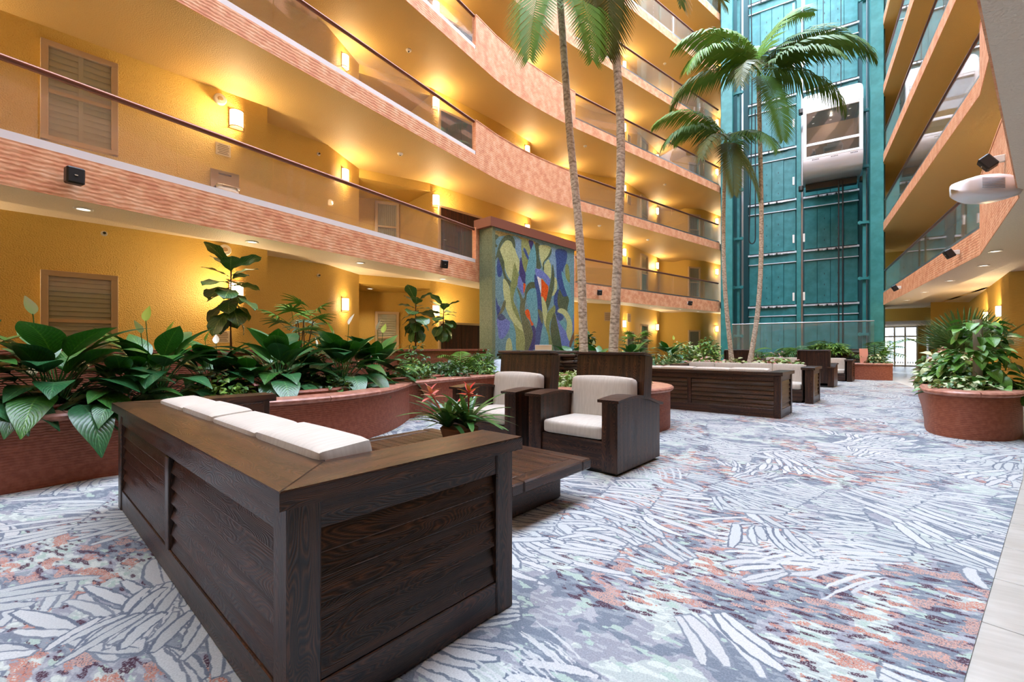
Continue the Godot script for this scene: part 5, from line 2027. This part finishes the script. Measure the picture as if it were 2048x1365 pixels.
func fig_tree(u: float, v: float, y: float, h: float, leaves: int, sd: int, label: String) -> void:
	if fig_meshes.is_empty():
		for a in [[0.4, 0.27], [0.7, 0.31], [1.0, 0.31]]:
			var b := MB.new()
			blade(b, 0.42, a[1], a[0], 0.12, 0.45, Transform3D(Basis(), Vector3(0, 0, 0.05)), 9, 1.35, 0.7)
			b.tube(PackedVector3Array([Vector3.ZERO, Vector3(0, 0, 0.07)]), PackedFloat32Array([0.006]), 5, false)
			fig_meshes.append(b.mesh())
	var t := thing("fiddle_leaf_fig", label, "plant", W(u, v, y), 0, "fiddle-leaf figs")
	rng.seed = sd
	for k in 2:
		var tr := MB.new()
		tr.tube(PackedVector3Array([Vector3(k * 0.04, 0, 0), Vector3(0.03 - k * 0.03, h * 0.5, 0.01), Vector3(0.01 + k * 0.02, h * 0.95, 0)]), PackedFloat32Array([0.014, 0.009]), 6)
		put(tr.mesh(), M.fig_bark, "trunk", t)
	for k in leaves:
		var f := float(k) / leaves
		var yy := h * (0.98 - 0.55 * f)
		var o := put(fig_meshes[clampi(int(f * 3.0), 0, 2)], M.fig_leaf, "leaf", t, Vector3(0.01, yy, 0))
		var s := rng.randf_range(0.75, 1.15)
		o.basis = Basis(Vector3.UP, k * 2.4 + rng.randf_range(-0.3, 0.3)) * Basis(Vector3.RIGHT, lerpf(-0.9, 0.75, pow(f, 0.7)) + rng.randf_range(-0.15, 0.15)) * Basis(Vector3.BACK, rng.randf_range(-0.3, 0.3))
		o.scale = Vector3(s, s, s)


# fan of narrow leaflets on a stalk
func fan_mesh(n: int, l: float, w: float, spread: float, stalk: float, droop: float) -> ArrayMesh:
	var b := MB.new()
	b.tube(PackedVector3Array([Vector3.ZERO, Vector3(0, stalk * 0.05, stalk)]), PackedFloat32Array([0.006, 0.004]), 4, false)
	for k in n:
		var a := (float(k) / (n - 1) - 0.5) * spread
		var tr := Transform3D(Basis(Vector3.UP, a), Vector3(0, stalk * 0.05, stalk))
		blade(b, l * (1.0 - 0.12 * absf(a)), w, droop, 0.5, 0.0, tr, 4, 0.6, 0.6)
	return b.mesh()


var lady_fan: ArrayMesh
var spike_fan: ArrayMesh


func lady_palm(u: float, v: float, y: float, h: float, n: int, sd: int, label: String) -> void:
	if lady_fan == null:
		lady_fan = fan_mesh(9, 0.34, 0.035, 3.6, 0.25, 0.6)
	var t := thing("lady_palm", label, "plant", W(u, v, y))
	rng.seed = sd
	for k in 5:
		var c := MB.new()
		c.tube(PackedVector3Array([Vector3.ZERO, Vector3((k - 2) * 0.07, h * 0.5, rng.randf_range(-0.05, 0.05)), Vector3((k - 2) * 0.12, h * 0.85, rng.randf_range(-0.08, 0.08))]), PackedFloat32Array([0.012, 0.01]), 5)
		put(c.mesh(), M.fig_bark, "cane", t)
	for k in n:
		var f := float(k) / n
		var o := put(lady_fan, M["fan_green" if f > 0.25 else "frond_bright"], "frond", t, Vector3(rng.randf_range(-0.25, 0.25), h * (0.92 - 0.6 * f), rng.randf_range(-0.12, 0.12)))
		o.basis = Basis(Vector3.UP, k * 2.4) * Basis(Vector3.RIGHT, lerpf(-0.7, 0.15, f))
		var s := rng.randf_range(0.8, 1.1)
		o.scale = Vector3(s, s, s)


# feather frond along +z, arching up then down; leaflets hang to both sides
func frond_mesh(l: float, pairs: int, leaflet: float, w: float, rise: float, fall: float, hang: float, sd: int) -> ArrayMesh:
	var b := MB.new()
	var r := RandomNumberGenerator.new()
	r.seed = sd
	var pts := PackedVector3Array()
	var p := Vector3.ZERO
	var a := rise
	var n := 16
	for k in n + 1:
		pts.append(p)
		p += Vector3(0, sin(a), cos(a)) * l / n
		a -= (rise + fall) / n * (0.5 + 1.0 * k / n)
	b.tube(pts, PackedFloat32Array([0.018, 0.016, 0.014, 0.012, 0.011, 0.01, 0.009, 0.009, 0.008, 0.007, 0.007, 0.006, 0.005, 0.005, 0.004, 0.003, 0.002]), 5, false)
	for k in pairs:
		var f := 0.14 + 0.86 * float(k) / (pairs - 1)
		var x := f * n
		var i := mini(int(x), n - 1)
		var pos := pts[i].lerp(pts[i + 1], x - i)
		var dir := (pts[i + 1] - pts[i]).normalized()
		var up := Vector3.RIGHT.cross(dir) * -1.0
		if up.y < 0 and absf(dir.y) < 0.99:
			up = -up
		var ll := leaflet * pow(sin(PI * (0.16 + 0.8 * f)), 0.6) * r.randf_range(0.9, 1.08)
		for s in [-1.0, 1.0]:
			var out: Vector3 = (Vector3.RIGHT * s * 0.85 + dir * lerpf(0.25, 1.0, f) + up * 0.1 + Vector3.DOWN * hang * r.randf_range(0.6, 1.2)).normalized()
			var m: Vector3 = pos + out * ll * 0.5 + Vector3.DOWN * 0.02
			var e: Vector3 = pos + out * ll + Vector3.DOWN * ll * (0.18 + hang * 0.25)
			var side := dir * w * 0.5
			var lift := up * w * 0.22
			b.quad(pos - side * 0.6, pos + side * 0.6, m + side + lift, m - side + lift)
			b.tri(m - side + lift, m + side + lift, e)
	return b.mesh()


var fronds := {}


func frond_set(key: String, params: Array) -> Array:
	if not fronds.has(key):
		var a := []
		for k in params.size():
			var q: Array = params[k]
			a.append(frond_mesh(q[0], q[1], q[2], q[3], q[4], q[5], q[6], 900 + k))
		fronds[key] = a
	return fronds[key]


func feather_palm(u: float, v: float, y: float, l: float, n: int, sd: int, label: String, group := "") -> void:
	var set := frond_set("low", [[1.0, 18, 0.3, 0.028, 1.25, 0.5, 0.15], [1.0, 18, 0.3, 0.028, 1.0, 0.7, 0.2], [1.0, 16, 0.28, 0.026, 0.75, 0.6, 0.25]])
	var t := thing("feather_palm", label, "plant", W(u, v, y), 0, group)
	rng.seed = sd
	for k in n:
		var o := put(set[k % 3], M[["frond_green", "fan_green", "frond_bright"][rng.randi() % 3]], "frond", t, Vector3(rng.randf_range(-0.05, 0.05), 0, rng.randf_range(-0.05, 0.05)))
		o.rotation.y = k * 2.4 + rng.randf_range(-0.2, 0.2)
		var s := l * rng.randf_range(0.8, 1.1)
		o.scale = Vector3(s, s, s)


func trunk_point(pts: PackedVector3Array, f: float) -> Vector3:
	var x := f * (pts.size() - 1)
	var i := mini(int(x), pts.size() - 2)
	return pts[i].cubic_interpolate(pts[i + 1], pts[maxi(i - 1, 0)], pts[mini(i + 2, pts.size() - 1)], x - i)


# fronds: [turn, tilt (up positive), mesh, scale, material]
func tall_palm(base: Vector3, ctrl: Array, r0: float, r1: float, list: Array, label: String) -> void:
	var t := thing("tall_palm", label, "palm", base, 0, "tall atrium palms")
	var pts := PackedVector3Array([Vector3.ZERO])
	for c in ctrl:
		pts.append(c - base)
	var path := PackedVector3Array()
	var rad := PackedFloat32Array()
	var n := 60
	for k in n + 1:
		var f := float(k) / n
		path.append(trunk_point(pts, f))
		var bell := 0.5 * maxf(0.0, 1.0 - f * 9.0)
		rad.append(lerpf(r0, r1, pow(f, 0.6)) * (1.0 + bell + 0.035 * sin(k * 2.1)))
	var b := MB.new()
	b.tube(path, rad, 12, true, 1.0, path[n].length() * 0.5)
	put(b.mesh(), M.palm_bark, "trunk", t)
	var top := path[n]
	var sh := MB.new()
	var dir := (path[n] - path[n - 3]).normalized()
	sh.tube(PackedVector3Array([top - dir * 0.05, top + dir * 0.3, top + dir * 0.7]), PackedFloat32Array([r1 * 1.05, r1 * 1.15, r1 * 0.5]), 10)
	put(sh.mesh(), M.frond_bright, "crownshaft", t)
	var set := frond_set("tall", [[2.4, 48, 0.66, 0.056, 0.85, 1.15, 0.4], [2.4, 48, 0.66, 0.056, 0.45, 1.4, 0.45], [2.3, 46, 0.62, 0.056, 0.0, 1.3, 0.45], [2.2, 46, 0.6, 0.056, 1.15, 0.45, 0.25], [2.4, 50, 0.6, 0.052, -0.95, 1.53, 0.05]])
	for q in list:
		var o := put(set[q[2]], M[q[4]], "frond", t, top + dir * 0.62)
		o.basis = Basis(Vector3.UP, q[0]) * Basis(Vector3.RIGHT, -q[1])
		o.scale = Vector3(q[3], q[3], q[3])


# low bushy plant: its small leaves are one mesh
func bush(called: String, u: float, v: float, y: float, r: Vector3, n: int, leaf: Vector2, mats: Array, sd: int, label: String, group := "") -> void:
	var t := thing(called, label, "plant", W(u, v, y), 0, group)
	rng.seed = sd
	for m in mats.size():
		var b := MB.new()
		for k in n / mats.size():
			var d := Vector3(rng.randfn(), absf(rng.randfn()) * 0.9 + 0.15, rng.randfn()).normalized()
			var p := d * r * pow(rng.randf_range(0.15, 1.0), 0.45)
			p.y = maxf(p.y, 0.02)
			var yaw := atan2(d.x, d.z) + rng.randf_range(-0.9, 0.9)
			var s := rng.randf_range(0.7, 1.25)
			var tr := Transform3D(Basis(Vector3.UP, yaw) * Basis(Vector3.RIGHT, rng.randf_range(-0.7, 0.6)) * Basis(Vector3.BACK, rng.randf_range(-0.5, 0.5)), p)
			blade(b, leaf.x * s, leaf.y * s, rng.randf_range(0.3, 1.2), 0.3, 0.0, tr, 3, 0.8)
			if k % 6 == 0:
				b.tube(PackedVector3Array([Vector3(p.x * 0.2, 0, p.z * 0.2), p]), PackedFloat32Array([0.004]), 3, false)
		var o := put(b.mesh(), M[mats[m]], "foliage", t)
		o.set_meta("kind", "stuff")


func strap_plant(called: String, u: float, v: float, y: float, l: float, w: float, n: int, mats: Array, sd: int, up: float, label: String, group := "") -> void:
	var t := thing(called, label, "plant", W(u, v, y), 0, group)
	rng.seed = sd
	var ms := []
	for k in 3:
		var b := MB.new()
		blade(b, l, w, 0.5 + 0.45 * k, 0.5, 0.0, Transform3D(), 8, 0.55, 0.45)
		ms.append(b.mesh())
	for k in n:
		var o := put(ms[rng.randi() % 3], M[mats[k % mats.size()]], "leaf", t)
		o.basis = Basis(Vector3.UP, k * 2.4 + rng.randf_range(-0.2, 0.2)) * Basis(Vector3.RIGHT, -rng.randf_range(up * 0.55, up))
		var s := rng.randf_range(0.7, 1.1)
		o.scale = Vector3(s, s, s)


func bromeliads() -> void:
	var at := W(3.4, -2.82, 0.337)
	var t := thing("bromeliad_basket", "bark basket of bromeliads with red and rose star flowers on the coffee table", "plant", at)
	rng.seed = 611
	var bk := MB.new()
	var prof := PackedVector2Array([Vector2(0.0, 0.0), Vector2(0.15, 0.0), Vector2(0.17, 0.05), Vector2(0.19, 0.13), Vector2(0.17, 0.14), Vector2(0.0, 0.12)])
	bk.lathe(Vector3.ZERO, prof, 24)
	for q in bk.v.size():
		var k := sin(bk.v[q].x * 90.0) * cos(bk.v[q].z * 80.0)
		bk.v[q] *= Vector3(1.0 + k * 0.05, 1.0, 1.0 + k * 0.05)
	put(bk.mesh(), M.basket, "basket", t)
	var ms := []
	for k in 3:
		var b := MB.new()
		blade(b, 0.5, 0.062, 0.8 + 0.45 * k, 0.35, 0.0, Transform3D(), 9, 0.5, 0.4)
		ms.append(b.mesh())
	var pl := MB.new()
	blade(pl, 0.15, 0.045, 0.5, 0.4, 0.0, Transform3D(), 5, 0.6, 0.6)
	var petal_mesh := pl.mesh()
	for c in [[Vector3(-0.1, 0.12, 0.05), "bromeliad_rose", -0.55, 0.36], [Vector3(0.08, 0.12, -0.03), "bromeliad_red", 0.05, 0.38]]:
		for k in 34:
			var o := put(ms[rng.randi() % 3], M.bromeliad_green, "leaf", t, c[0])
			o.basis = Basis(Vector3.UP, k * 2.4 + rng.randf_range(-0.2, 0.2)) * Basis(Vector3.RIGHT, -rng.randf_range(0.55, 1.35))
			var s := rng.randf_range(0.75, 1.1)
			o.scale = Vector3(s, s, s)
		var st := MB.new()
		var lean := Vector3(c[2] * 0.35, c[3], c[2] * -0.1)
		st.tube(PackedVector3Array([Vector3.ZERO, lean * 0.5 + Vector3(0, 0.03, 0), lean]), PackedFloat32Array([0.012, 0.009]), 6)
		var stem := put(st.mesh(), M[c[1]], "flower_stem", t, c[0])
		for k in 11:
			var o := put(petal_mesh, M[c[1]], "petal", stem, lean * (0.8 + 0.02 * k))
			o.basis = Basis(Vector3.UP, k * 2.4) * Basis(Vector3.RIGHT, -lerpf(0.1, 1.3, k / 11.0))
			var s := lerpf(1.15, 0.7, k / 11.0)
			o.scale = Vector3(s, s, s)


func pothos_tower() -> void:
	var at := W(9.6, 2.28, 0.55)
	var t := thing("climbing_pothos", "tall leafy pothos climbing a pale post in the rounded planter", "plant", at)
	rng.seed = 512
	var pole := MB.new()
	pole.tube(PackedVector3Array([Vector3.ZERO, Vector3(0.01, 0.6, 0), Vector3(0, 1.14, 0.01)]), PackedFloat32Array([0.06, 0.055, 0.055]), 10)
	put(pole.mesh(), M.moss_pole, "post", t)
	var ms := []
	for k in 3:
		var b := MB.new()
		blade(b, 0.21, 0.145, 0.5 + 0.35 * k, 0.35, 0.2, Transform3D(Basis(), Vector3(0, 0, 0.09)), 6, 0.62, 0.8)
		b.tube(PackedVector3Array([Vector3(0, -0.02, -0.04), Vector3(0, 0.02, 0.04), Vector3(0, 0, 0.1)]), PackedFloat32Array([0.004]), 4, false)
		ms.append(b.mesh())
	for k in 230:
		var f := rng.randf()
		var y := pow(f, 1.25) * 1.12
		var r := lerpf(0.6, 0.16, pow(f, 0.8)) * rng.randf_range(0.35, 1.0)
		var a := rng.randf() * TAU
		var o := put(ms[rng.randi() % 3], M[["pothos_leaf", "pothos_leaf", "pothos_leaf_deep"][rng.randi() % 3]], "leaf", t, Vector3(sin(a) * r, y, cos(a) * r))
		o.basis = Basis(Vector3.UP, a + rng.randf_range(-0.6, 0.6)) * Basis(Vector3.RIGHT, rng.randf_range(-0.25, 0.75)) * Basis(Vector3.BACK, rng.randf_range(-0.4, 0.4))
		var s := rng.randf_range(0.65, 1.15)
		o.scale = Vector3(s, s, s)


func build_plants() -> void:
	make_lily_meshes()
	var G := "peace lilies in the long planter"
	peace_lily(0.55, -6.35, 0.52, 1.2, 46, 1, "broad-leaved peace lily hanging over the planter edge, beneath the shuttered window", G, 0)
	peace_lily(1.25, -6.25, 0.52, 1.25, 58, 2, "broad-leaved peace lily with one green spathe before the shuttered window", G, 1)
	peace_lily(2.1, -6.3, 0.52, 1.2, 52, 3, "peace lily with white and green spathes behind the sofa back", G, 3)
	peace_lily(2.75, -6.45, 0.52, 1.05, 36, 4, "small peace lily with a curled white flower beside the fig stems", G, 2)
	peace_lily(3.45, -6.1, 0.52, 1.25, 58, 5, "large peace lily spilling over the planter behind the sofa end", G, 0)
	peace_lily(4.5, -6.15, 0.52, 1.25, 58, 6, "large peace lily with white spathes where the planter bulges", G, 3)
	peace_lily(5.35, -6.35, 0.52, 1.2, 50, 7, "peace lily with a yellowing leaf just past the planter bulge", G, 2)
	peace_lily(1.72, -6.0, 0.52, 0.85, 30, 8, "low peace lily tucked between two larger ones, behind the sofa", G, 0)
	peace_lily(3.0, -6.05, 0.52, 0.85, 28, 9, "low peace lily beside the small caladium", G, 0)
	peace_lily(4.0, -6.4, 0.52, 1.0, 34, 10, "peace lily with a white spathe below the lady palm", G, 1)
	fig_tree(3.6, -7.8, 1.15, 1.45, 24, 21, "fiddle-leaf fig in front of the glowing sconce on the wide wall")
	fig_tree(7.75, -7.8, 1.15, 1.25, 22, 22, "fiddle-leaf fig standing beside the bay window")
	fig_tree(8.75, -7.8, 1.15, 1.2, 18, 23, "fiddle-leaf fig standing before the brown double door")
	lady_palm(4.35, -7.0, 0.52, 1.4, 26, 24, "fan-leaved lady palm between the fig and the bulging planter")
	feather_palm(8.2, -6.75, 0.52, 1.15, 14, 25, "arching feather palm in the long planter before the mural")
	strap_plant("spider_grass", 8.9, -6.6, 0.52, 0.75, 0.025, 46, ["spiky_green", "frond_bright"], 26, 1.5, "tuft of narrow grassy leaves at the foot of the mural")
	bush("shrub", 9.35, -6.95, 0.52, Vector3(0.35, 0.75, 0.35), 260, Vector2(0.1, 0.05), ["ground_deep", "ground_green"], 27, "dark small-leaved shrub against the mural edge")
	bush("shrub", 7.0, -7.05, 0.52, Vector3(0.4, 0.95, 0.3), 200, Vector2(0.12, 0.06), ["ground_deep", "ground_green"], 28, "thin dark shrub beneath the fig beside the bay window")
	var gc := "ground cover in the long planter"
	bush("ground_cover", 2.65, -5.95, 0.52, Vector3(0.55, 0.42, 0.3), 420, Vector2(0.085, 0.06), ["ground_bright", "ground_green"], 31, "bright trailing ground cover behind the sofa back", gc)
	bush("caladium", 2.95, -5.75, 0.52, Vector3(0.16, 0.3, 0.12), 16, Vector2(0.13, 0.1), ["ground_pale", "ground_pink"], 32, "small caladium with pale and pink leaves behind the sofa")
	bush("ground_cover", 3.9, -5.75, 0.52, Vector3(0.55, 0.4, 0.3), 340, Vector2(0.085, 0.06), ["ground_green", "ground_deep"], 33, "dark green ground cover where the planter bulges", gc)
	bush("ground_cover", 6.3, -6.4, 0.52, Vector3(0.5, 0.55, 0.35), 420, Vector2(0.09, 0.06), ["ground_green", "ground_bright"], 34, "ground cover just past the planter bulge", gc)
	bush("ground_cover", 7.3, -6.35, 0.52, Vector3(0.55, 0.5, 0.35), 420, Vector2(0.09, 0.06), ["ground_green", "ground_deep"], 35, "dark ground cover beneath the feather palm", gc)
	bush("ground_cover", 8.3, -6.25, 0.52, Vector3(0.5, 0.45, 0.35), 380, Vector2(0.09, 0.06), ["ground_green", "ground_bright"], 36, "ground cover beside the grey-blue plaque", gc)
	# rounded planter end behind the armchairs
	var rc := "ground cover around the twin palm trunks"
	bush("ground_cover", 6.65, -3.15, 0.52, Vector3(0.5, 0.36, 0.6), 420, Vector2(0.09, 0.06), ["ground_bright", "ground_pale"], 41, "pale variegated ground cover seen between the two armchairs", rc)
	bush("ground_cover", 6.75, -2.25, 0.52, Vector3(0.4, 0.34, 0.4), 300, Vector2(0.09, 0.06), ["ground_green", "ground_pale"], 42, "variegated ground cover behind the armchair by the open carpet", rc)
	bush("ground_cover", 7.7, -2.5, 0.52, Vector3(0.4, 0.3, 0.4), 300, Vector2(0.09, 0.06), ["ground_green", "ground_pale"], 43, "variegated ground cover at the rounded planter tip", rc)
	strap_plant("white_caladium", 7.3, -3.4, 0.52, 0.4, 0.16, 12, ["ground_pale", "ground_bright"], 44, 1.4, "pale broad-leaved caladium before the slate ledge")
	# between the rounded end and the lifts
	peace_lily(11.0, -5.2, 0.52, 1.05, 30, 51, "bright peace lily past the twin palm trunks", "", 1)
	peace_lily(12.4, -5.0, 0.52, 1.05, 30, 52, "bright peace lily before the single brown door", "", 1)
	bush("shrub", 13.6, -5.9, 0.52, Vector3(0.4, 1.35, 0.4), 300, Vector2(0.2, 0.1), ["ground_green", "ground_deep"], 53, "dark glossy shrub beside the far edge of the mural")
	bush("ground_cover", 13.6, -4.7, 0.52, Vector3(0.9, 0.5, 0.5), 420, Vector2(0.13, 0.08), ["ground_green", "ground_pale"], 54, "mixed ground cover behind the louvred sofa")
	peace_lily(15.2, -4.9, 0.52, 1.25, 30, 55, "large-leaved plant with one pale hanging leaf past the louvred sofa", "", 0)
	lady_palm(16.9, -5.3, 0.52, 1.25, 30, 56, "tall dark fan-leaved palm before the far bay")
	peace_lily(18.0, -4.3, 0.52, 1.3, 34, 57, "large drooping hosta-like plant past the fan palm", "", 1)
	bush("ground_cover", 16.2, -4.45, 0.52, Vector3(1.2, 0.5, 0.35), 420, Vector2(0.13, 0.08), ["ground_green", "ground_pale"], 58, "mixed ground cover along the far planter edge")
	bush("shrub", 20.3, -4.2, 0.52, Vector3(0.7, 1.1, 0.6), 420, Vector2(0.2, 0.09), ["ground_green", "ground_pale", "ground_bright"], 59, "pale leafy shrub by the corner column of the lift shaft")
	bush("shrub", 22.4, -3.6, 0.52, Vector3(0.6, 1.3, 0.5), 360, Vector2(0.2, 0.09), ["ground_bright", "ground_green"], 60, "bright leafy shrub at the foot of the corner column")
	# drum planter under the leaning palms
	var dc := "variegated plants under the leaning palm pair"
	for k in 4:
		var a := [[14.6, -2.5], [14.5, -1.7], [14.6, -0.8], [15.3, -0.4]]
		bush("caladium", a[k][0], a[k][1], 0.55, Vector3(0.55, 0.42, 0.45), 260, Vector2(0.14, 0.1), ["ground_pale", "ground_bright", "ground_pink"], 70 + k, "cream-leaved caladium under the leaning palm pair, %s counting toward the tile walk" % ["first", "second", "third", "fourth"][k], dc)
	# foot of the lift shaft
	feather_palm(24.0, -2.2, 0.52, 1.3, 12, 81, "feather palm at the foot of the empty lift bay")
	feather_palm(23.9, -0.6, 0.52, 1.35, 12, 82, "feather palm in front of the teal middle post")
	feather_palm(24.1, 0.5, 0.52, 1.9, 14, 83, "wide feather palm rising behind the far armchair")
	feather_palm(23.9, 2.6, 0.52, 1.9, 10, 84, "tall feather palm at the outer column of the lift shaft")
	bush("shrub", 23.2, 1.0, 1.0, Vector3(0.8, 0.5, 0.4), 420, Vector2(0.2, 0.08), ["ground_bright", "ground_green"], 85, "bright leafy shrub on top of the far slate ledge")
	bush("shrub", 22.75, 2.55, 0.52, Vector3(0.5, 0.5, 0.4), 380, Vector2(0.14, 0.06), ["ground_green", "ground_pale", "ground_deep"], 86, "grey-green shrub in the planter corner by the corridor")
	for k in 3:
		bush("shrub", 23.7, -1.7 + k * 0.85, 0.52, Vector3(0.45, 0.6, 0.3), 240, Vector2(0.14, 0.06), ["ground_deep", "ground_pink"], 90 + k, "reddish-leaved shrub at the shaft foot, %s counting from the empty bay" % ["first", "second", "third"][k], "shrubs at the shaft foot")
	strap_plant("table_bromeliad", 19.6, -0.1, 0.337, 0.45, 0.05, 24, ["bromeliad_green", "ground_deep"], 95, 1.3, "dark strap-leaved plant on the far coffee table")
	# rounded planter by the yellow wall
	pothos_tower()
	var spk := fan_mesh(30, 0.72, 0.024, 4.2, 0.42, 0.1)
	var sp := thing("spiky_fan_palm", "spiky dark fan palm behind the climbing pothos", "plant", W(12.5, 2.8, 0.55))
	rng.seed = 613
	var core := MB.new()
	core.tube(PackedVector3Array([Vector3.ZERO, Vector3(0, 0.45, 0)]), PackedFloat32Array([0.08, 0.05]), 8)
	put(core.mesh(), M.fig_bark, "trunk", sp)
	for k in 16:
		var o := put(spk, M.spiky_green, "frond", sp, Vector3(0, 0.42, 0))
		o.basis = Basis(Vector3.UP, k * 2.4) * Basis(Vector3.RIGHT, -lerpf(1.45, 0.45, k / 16.0))
	bush("caladium", 10.3, 2.12, 0.55, Vector3(0.42, 0.55, 0.6), 460, Vector2(0.15, 0.1), ["ground_pale", "ground_green"], 614, "pale silver-leaved caladium beside the climbing pothos")
	bush("caladium", 11.4, 2.35, 0.55, Vector3(0.5, 0.75, 0.55), 420, Vector2(0.15, 0.1), ["ground_pale", "ground_pink", "ground_green"], 615, "caladium with pink and pale leaves below the spiky palm")
	bush("ground_cover", 9.1, 2.02, 0.55, Vector3(0.42, 0.3, 0.36), 260, Vector2(0.1, 0.07), ["ground_green", "ground_pale"], 616, "low mixed ground cover at the rounded planter front")
	bush("ground_cover", 9.4, 2.5, 0.55, Vector3(0.35, 0.25, 0.2), 160, Vector2(0.1, 0.07), ["ground_green", "ground_bright"], 617, "low ground cover between the pothos and the yellow wall")
	bromeliads()
	# tall palms
	# frond turns: 0.574 faces the entrance end, +PI/2 the tile walk
	var F := 0.574
	tall_palm(W(7.3, -3.2, 0.52), [W(7.35, -3.3, 3.0), W(7.4, -3.55, 5.4), W(7.45, -3.78, 8.1)], 0.085, 0.062, [[F - 0.5, 0.0, 4, 1.22, "frond_bright"], [F + 0.42, 0.0, 4, 1.25, "frond_bright"], [F - 2.3, 0.2, 0, 1.0, "frond_green"], [F + 2.4, 0.3, 0, 1.0, "frond_bright"], [F + 0.1, 0.8, 3, 1.0, "frond_green"], [F + 3.1, 0.3, 3, 1.0, "frond_green"], [F - 0.6, 0.9, 3, 1.0, "frond_green"]], "tall grey-trunked palm leaning beside the mural, two fronds hanging")
	tall_palm(W(7.5, -2.78, 0.52), [W(7.5, -2.66, 3.0), W(7.55, -2.64, 5.4), W(7.6, -2.95, 8.7)], 0.09, 0.068, [[F + 0.75, 0.1, 4, 1.3, "frond_green"], [F + 0.15, -0.3, 4, 1.25, "frond_olive"], [F + 1.2, 0.3, 4, 1.3, "frond_green"], [F + 2.0, 0.5, 2, 1.0, "frond_green"], [F + 3.0, 0.3, 0, 1.0, "frond_bright"], [F - 2.2, 0.4, 0, 1.0, "frond_green"], [F - 0.8, 0.9, 3, 1.0, "frond_green"]], "tall mottled palm trunk standing between the armchair and the louvred sofa")
	tall_palm(W(15.3, -1.75, 0.55), [W(15.2, -1.95, 3.0), W(15.2, -2.0, 5.0), W(15.2, -1.95, 7.2)], 0.07, 0.052, [[F - 1.4, 0.0, 1, 1.02, "frond_green"], [F - 0.8, -0.1, 2, 1.02, "frond_olive"], [F + 0.3, -0.1, 2, 1.02, "frond_green"], [F - 1.9, 0.2, 0, 1.08, "frond_bright"], [F + 1.2, 0.0, 4, 0.96, "frond_green"], [F + 2.5, 0.2, 1, 1.08, "frond_green"], [F - 2.7, 0.2, 0, 1.08, "frond_bright"], [F - 0.2, 0.0, 4, 0.96, "frond_olive"]], "shorter palm of the leaning pair before the lift shaft")
	tall_palm(W(15.1, -1.3, 0.55), [W(15.3, -1.05, 2.6), W(15.4, -0.98, 5.0), W(15.4, -1.05, 9.1)], 0.078, 0.055, [[F + 1.7, 0.25, 3, 1.34, "frond_bright"], [F + 1.45, 0.1, 0, 1.34, "frond_green"], [F + 0.95, 0.0, 1, 1.34, "frond_green"], [F - 1.5, 0.1, 0, 1.28, "frond_bright"], [F - 1.2, 0.0, 1, 1.34, "frond_bright"], [F - 0.7, -0.1, 2, 1.22, "frond_olive"], [F + 0.05, 0.0, 4, 1.22, "frond_green"], [F + 0.5, 0.1, 2, 1.16, "frond_green"], [F + 3.0, 0.1, 3, 1.22, "frond_bright"], [F + 2.4, 0.1, 0, 1.22, "frond_green"], [F - 2.5, 0.3, 3, 1.22, "frond_bright"], [F - 2.0, 0.0, 1, 1.22, "frond_green"], [F + 1.1, -0.2, 2, 1.28, "frond_green"]], "taller palm of the leaning pair, full crown before the lift shaft")


const SCONCE := 2.0
const DOWNLIGHT := 3.0
const SKY := 3.7


func _ready() -> void:
	var cam := Camera3D.new()
	cam.name = "camera"
	cam.projection = Camera3D.PROJECTION_FRUSTUM
	cam.near = 0.05
	cam.far = 200.0
	cam.size = 0.05 * 1365.0 / 890.0
	cam.frustum_offset = Vector2(0, 0.05 * (697.0 - 682.5) / 890.0)
	add_child(cam)
	cam.position = Vector3(0, 1.25, 0)
	cam.rotation.y = atan2(576.0, 890.0)
	cam.current = true

	var env := Environment.new()
	env.background_mode = Environment.BG_SKY
	var sm := ProceduralSkyMaterial.new()
	sm.sky_top_color = rgb(214, 226, 246)
	sm.sky_horizon_color = rgb(236, 240, 246)
	sm.ground_bottom_color = rgb(150, 150, 146)
	sm.ground_horizon_color = rgb(200, 202, 204)
	sm.sky_energy_multiplier = SKY
	sm.ground_energy_multiplier = 1.0
	env.sky = Sky.new()
	env.sky.sky_material = sm
	env.tonemap_mode = Environment.TONE_MAPPER_LINEAR
	env.tonemap_exposure = 1.0
	env.sdfgi_enabled = true
	env.ssao_enabled = true
	env.ssil_enabled = true
	var we := WorldEnvironment.new()
	we.name = "environment"
	we.environment = env
	add_child(we)

	make_materials()
	build_shell()
	build_lifts()
	build_corridor()
	build_wall_fittings()
	build_edge_fittings()
	build_planters()
	build_ledges()
	build_furniture()
	build_mural()
	build_plants()
